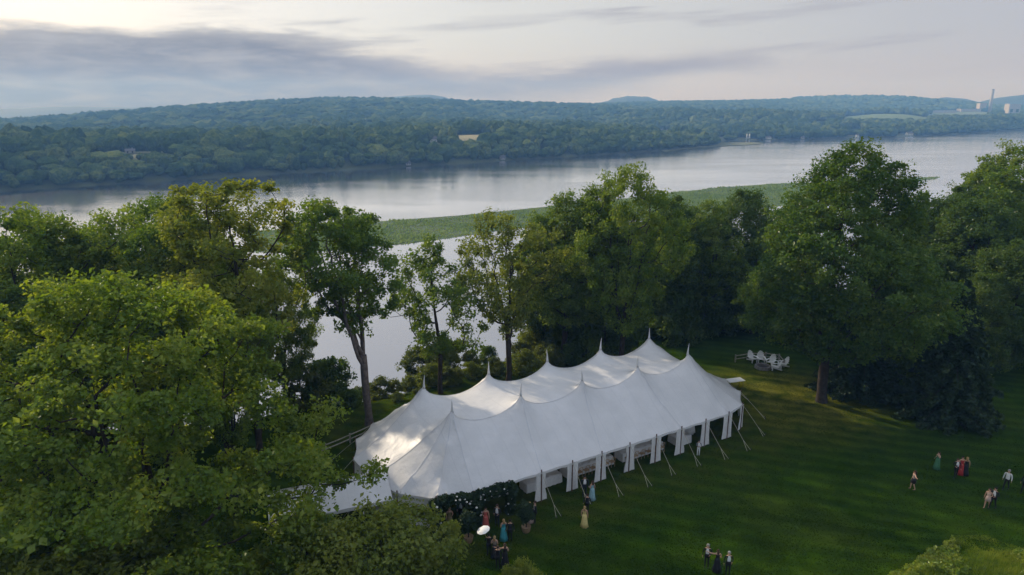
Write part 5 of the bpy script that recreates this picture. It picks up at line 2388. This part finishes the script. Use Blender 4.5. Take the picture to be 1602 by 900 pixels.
# ------------------------------------------------------------------ buildings across the river
def gable_house(px, q, w, d, hwall, hroof, label, rz=0.3, wall=HOUSEWHITE, roof=ROOFGREY, lift=0.0, name='house'):
    w, d, hwall, hroof = w * .62, d * .62, hwall * .66, hroof * .6
    u, p = far_point(px, q)
    e = empty(name, (p.x, p.y, max(p.z - .2, WATER_Z + 1.0) + lift), rz, label, 'house')
    mb = MB()
    mb.box((0, 0, hwall / 2), (w, d, hwall))
    mb.add([(-w / 2, -d / 2, hwall), (-w / 2, d / 2, hwall), (-w / 2, 0, hwall + hroof), (w / 2, -d / 2, hwall), (w / 2, d / 2, hwall), (w / 2, 0, hwall + hroof)], [(0, 2, 1), (3, 4, 5)])
    mb.build('wall', wall, e)
    mb = MB()
    o = .5
    for sd in (-1, 1):
        a = [(-w / 2 - o, sd * (d / 2 + o), hwall - o * hroof / d * 2 + .05), (w / 2 + o, sd * (d / 2 + o), hwall - o * hroof / d * 2 + .05), (w / 2 + o, 0, hwall + hroof + .05), (-w / 2 - o, 0, hwall + hroof + .05)]
        b = [(x, y, z + .2) for x, y, z in a]
        mb.add(a + b, [(0, 1, 2, 3), (4, 5, 6, 7), (0, 1, 5, 4), (1, 2, 6, 5), (2, 3, 7, 6), (3, 0, 4, 7)])
    rf = mb.build('roof', roof, e)
    mb = MB()
    mb.box((w * .25, 0, hwall + hroof + .4), (.8, .8, 1.6))
    mb.build('chimney', STONE, rf)
    nw = max(2, int(w / 3))
    for fl in range(max(1, int(hwall / 2.9))):
        for k in range(nw):
            mb = MB()
            mb.box((-w / 2 + w * (k + .5) / nw, -d / 2 - .03, 1.6 + fl * 2.8), (1.0, .1, 1.4))
            mb.build('window', WINDOW, e)
    return e


gable_house(677, 104, 13, 8, 6, 4, 'white farmhouse beside the tan field across the river', .25)
gable_house(640, 12, 7, 5, 3.4, 2.2, 'small white boathouse at the far water edge', .4, CONCRETE)
gable_house(786, 13, 9, 6, 4, 3, 'pale house among trees at the far shore below the tan field', .5, CONCRETE)
gable_house(1034, 262, 12, 8, 6, 4, 'white house high in the far woods, left one of two', .3)
gable_house(1044, 262, 10, 8, 5, 4, 'white house high in the far woods, right one of two', .3)
gable_house(1202, 24, 15, 8, 5, 3, 'low white house on the far shore beyond the spit', .2)
gable_house(1341, 16, 9, 7, 6, 3, 'white house at the far water edge below the field', .3)
gable_house(1422, 30, 24, 10, 6, 4, 'long white house in a clearing on the right far shore', .3)
gable_house(1255, 18, 9, 6, 4, 3, 'small pale cottage on the far shore right of the twin towers', .3, CONCRETE)
gable_house(205, 92, 12, 8, 4, 3, 'faint pale house in the clearing at far left', .4, CONCRETE)


def make_towers():
    for px, lab in ((1167, 'white slender tower on the far shore, left one of two'), (1172.5, 'white slender tower on the far shore, right one of two')):
        u, p = far_point(px, 30)
        e = empty('light_tower', (p.x, p.y, p.z), 0, lab, 'tower', 'twin towers on the far shore')
        mb = MB()
        mb.lathe([(1.5, 0), (1.1, 7), (1.0, 10)], 12)
        mb.build('shaft', HOUSEWHITE, e, True)
        mb = MB()
        mb.lathe([(1.4, 10), (1.4, 10.4), (.8, 10.4), (.8, 11.4), (.2, 12.2)], 12)
        mb.build('lantern', ROOFGREY, e)


make_towers()


def make_plant():
    def ground(px, q):
        u, p = far_point(px, q)
        return p
    q = 620
    p = ground(1546, q)
    D = p.y * math.cos(PITCH)
    m_per_px = D / FPX
    def world_at(px, py, depth_y):
        d = ray(px, py)
        k = depth_y / d[1]
        return Vector((d[0] * k, depth_y, CAMZ + d[2] * k))
    base = world_at(1547, 180, p.y)
    top = world_at(1547, 140, p.y)
    e = empty('smokestack', (base.x, base.y, p.z - 1), 0, 'tall grey concrete smokestack of the plant on the right skyline', 'smokestack')
    H = top.z - p.z + 1
    mb = MB()
    mb.lathe([(6.5, 0), (5.4, H * .5), (4.7, H)], 16)
    sh = mb.build('shaft', CONCRETE, e, True)
    mb = MB()
    mb.lathe([(5.0, H - 2), (5.0, H + .3), (3.8, H + .3)], 16)
    mb.build('rim', ROOFGREY, sh)

    def block(x0, x1, ytop, yd, dep, name, label, parts=0, roof=False):
        a = world_at(x0, ytop, yd)
        b = world_at(x1, ytop, yd)
        cx = (a.x + b.x) / 2
        zb = WATER_Z + 12
        e_ = empty(name, (cx, yd, zb), 0, label, 'plant building')
        w, h = b.x - a.x, a.z - zb
        mb_ = MB()
        mb_.box((0, 0, h / 2), (w, dep, h))
        mb_.build('wall', CONCRETE, e_)
        mb_ = MB()
        mb_.box((0, 0, h + .6), (w + 1.5, dep + 1.5, 1.2))
        mb_.build('roof', CONCRETE, e_)
        for k in range(parts):
            mb_ = MB()
            mb_.box((-w / 2 + w * (k + .5) / parts, -dep / 2 - .15, h * .55), (w / parts * .45, .4, h * .22))
            mb_.build('window', WINDOW, e_)
        return e_
    Y = p.y
    block(1576, 1594, 163, Y - 90, 26, 'silo_block', 'pale square silo block right of the smokestack', 2)
    block(1531, 1541, 162, Y + 30, 22, 'kiln_tower', 'pale kiln tower just left of the smokestack', 2)
    block(1500, 1531, 171, Y + 20, 30, 'mill_hall', 'long mill hall left of the kiln tower', 4)
    block(1455, 1492, 173.5, Y - 40, 30, 'storage_shed', 'low pink grey storage shed at the left end of the plant', 6)
    block(1560, 1600, 174, Y + 60, 24, 'conveyor_hall', 'low hall behind the silo block', 4)


make_plant()

# ------------------------------------------------------------------ haze
def make_haze():
    mb = MB()
    mb.box((0, 1200, 60), (8000, 5800, 194))
    m = bpy.data.materials.new('haze_air')
    m.use_nodes = True
    nt = m.node_tree
    nt.nodes.clear()
    G = NG(nt)
    v = G.n('ShaderNodeVolumePrincipled')
    v.inputs['Color'].default_value = HAZE_COLOR
    v.inputs['Absorption Color'].default_value = (1, 1, 1, 1)
    v.inputs['Density'].default_value = HAZE_DENSITY
    v.inputs['Anisotropy'].default_value = HAZE_G
    o = G.n('ShaderNodeOutputMaterial')
    G.l(v.outputs[0], o.inputs['Volume'])
    ob = mb.build('haze', m)
    ob['kind'] = 'stuff'


make_haze()
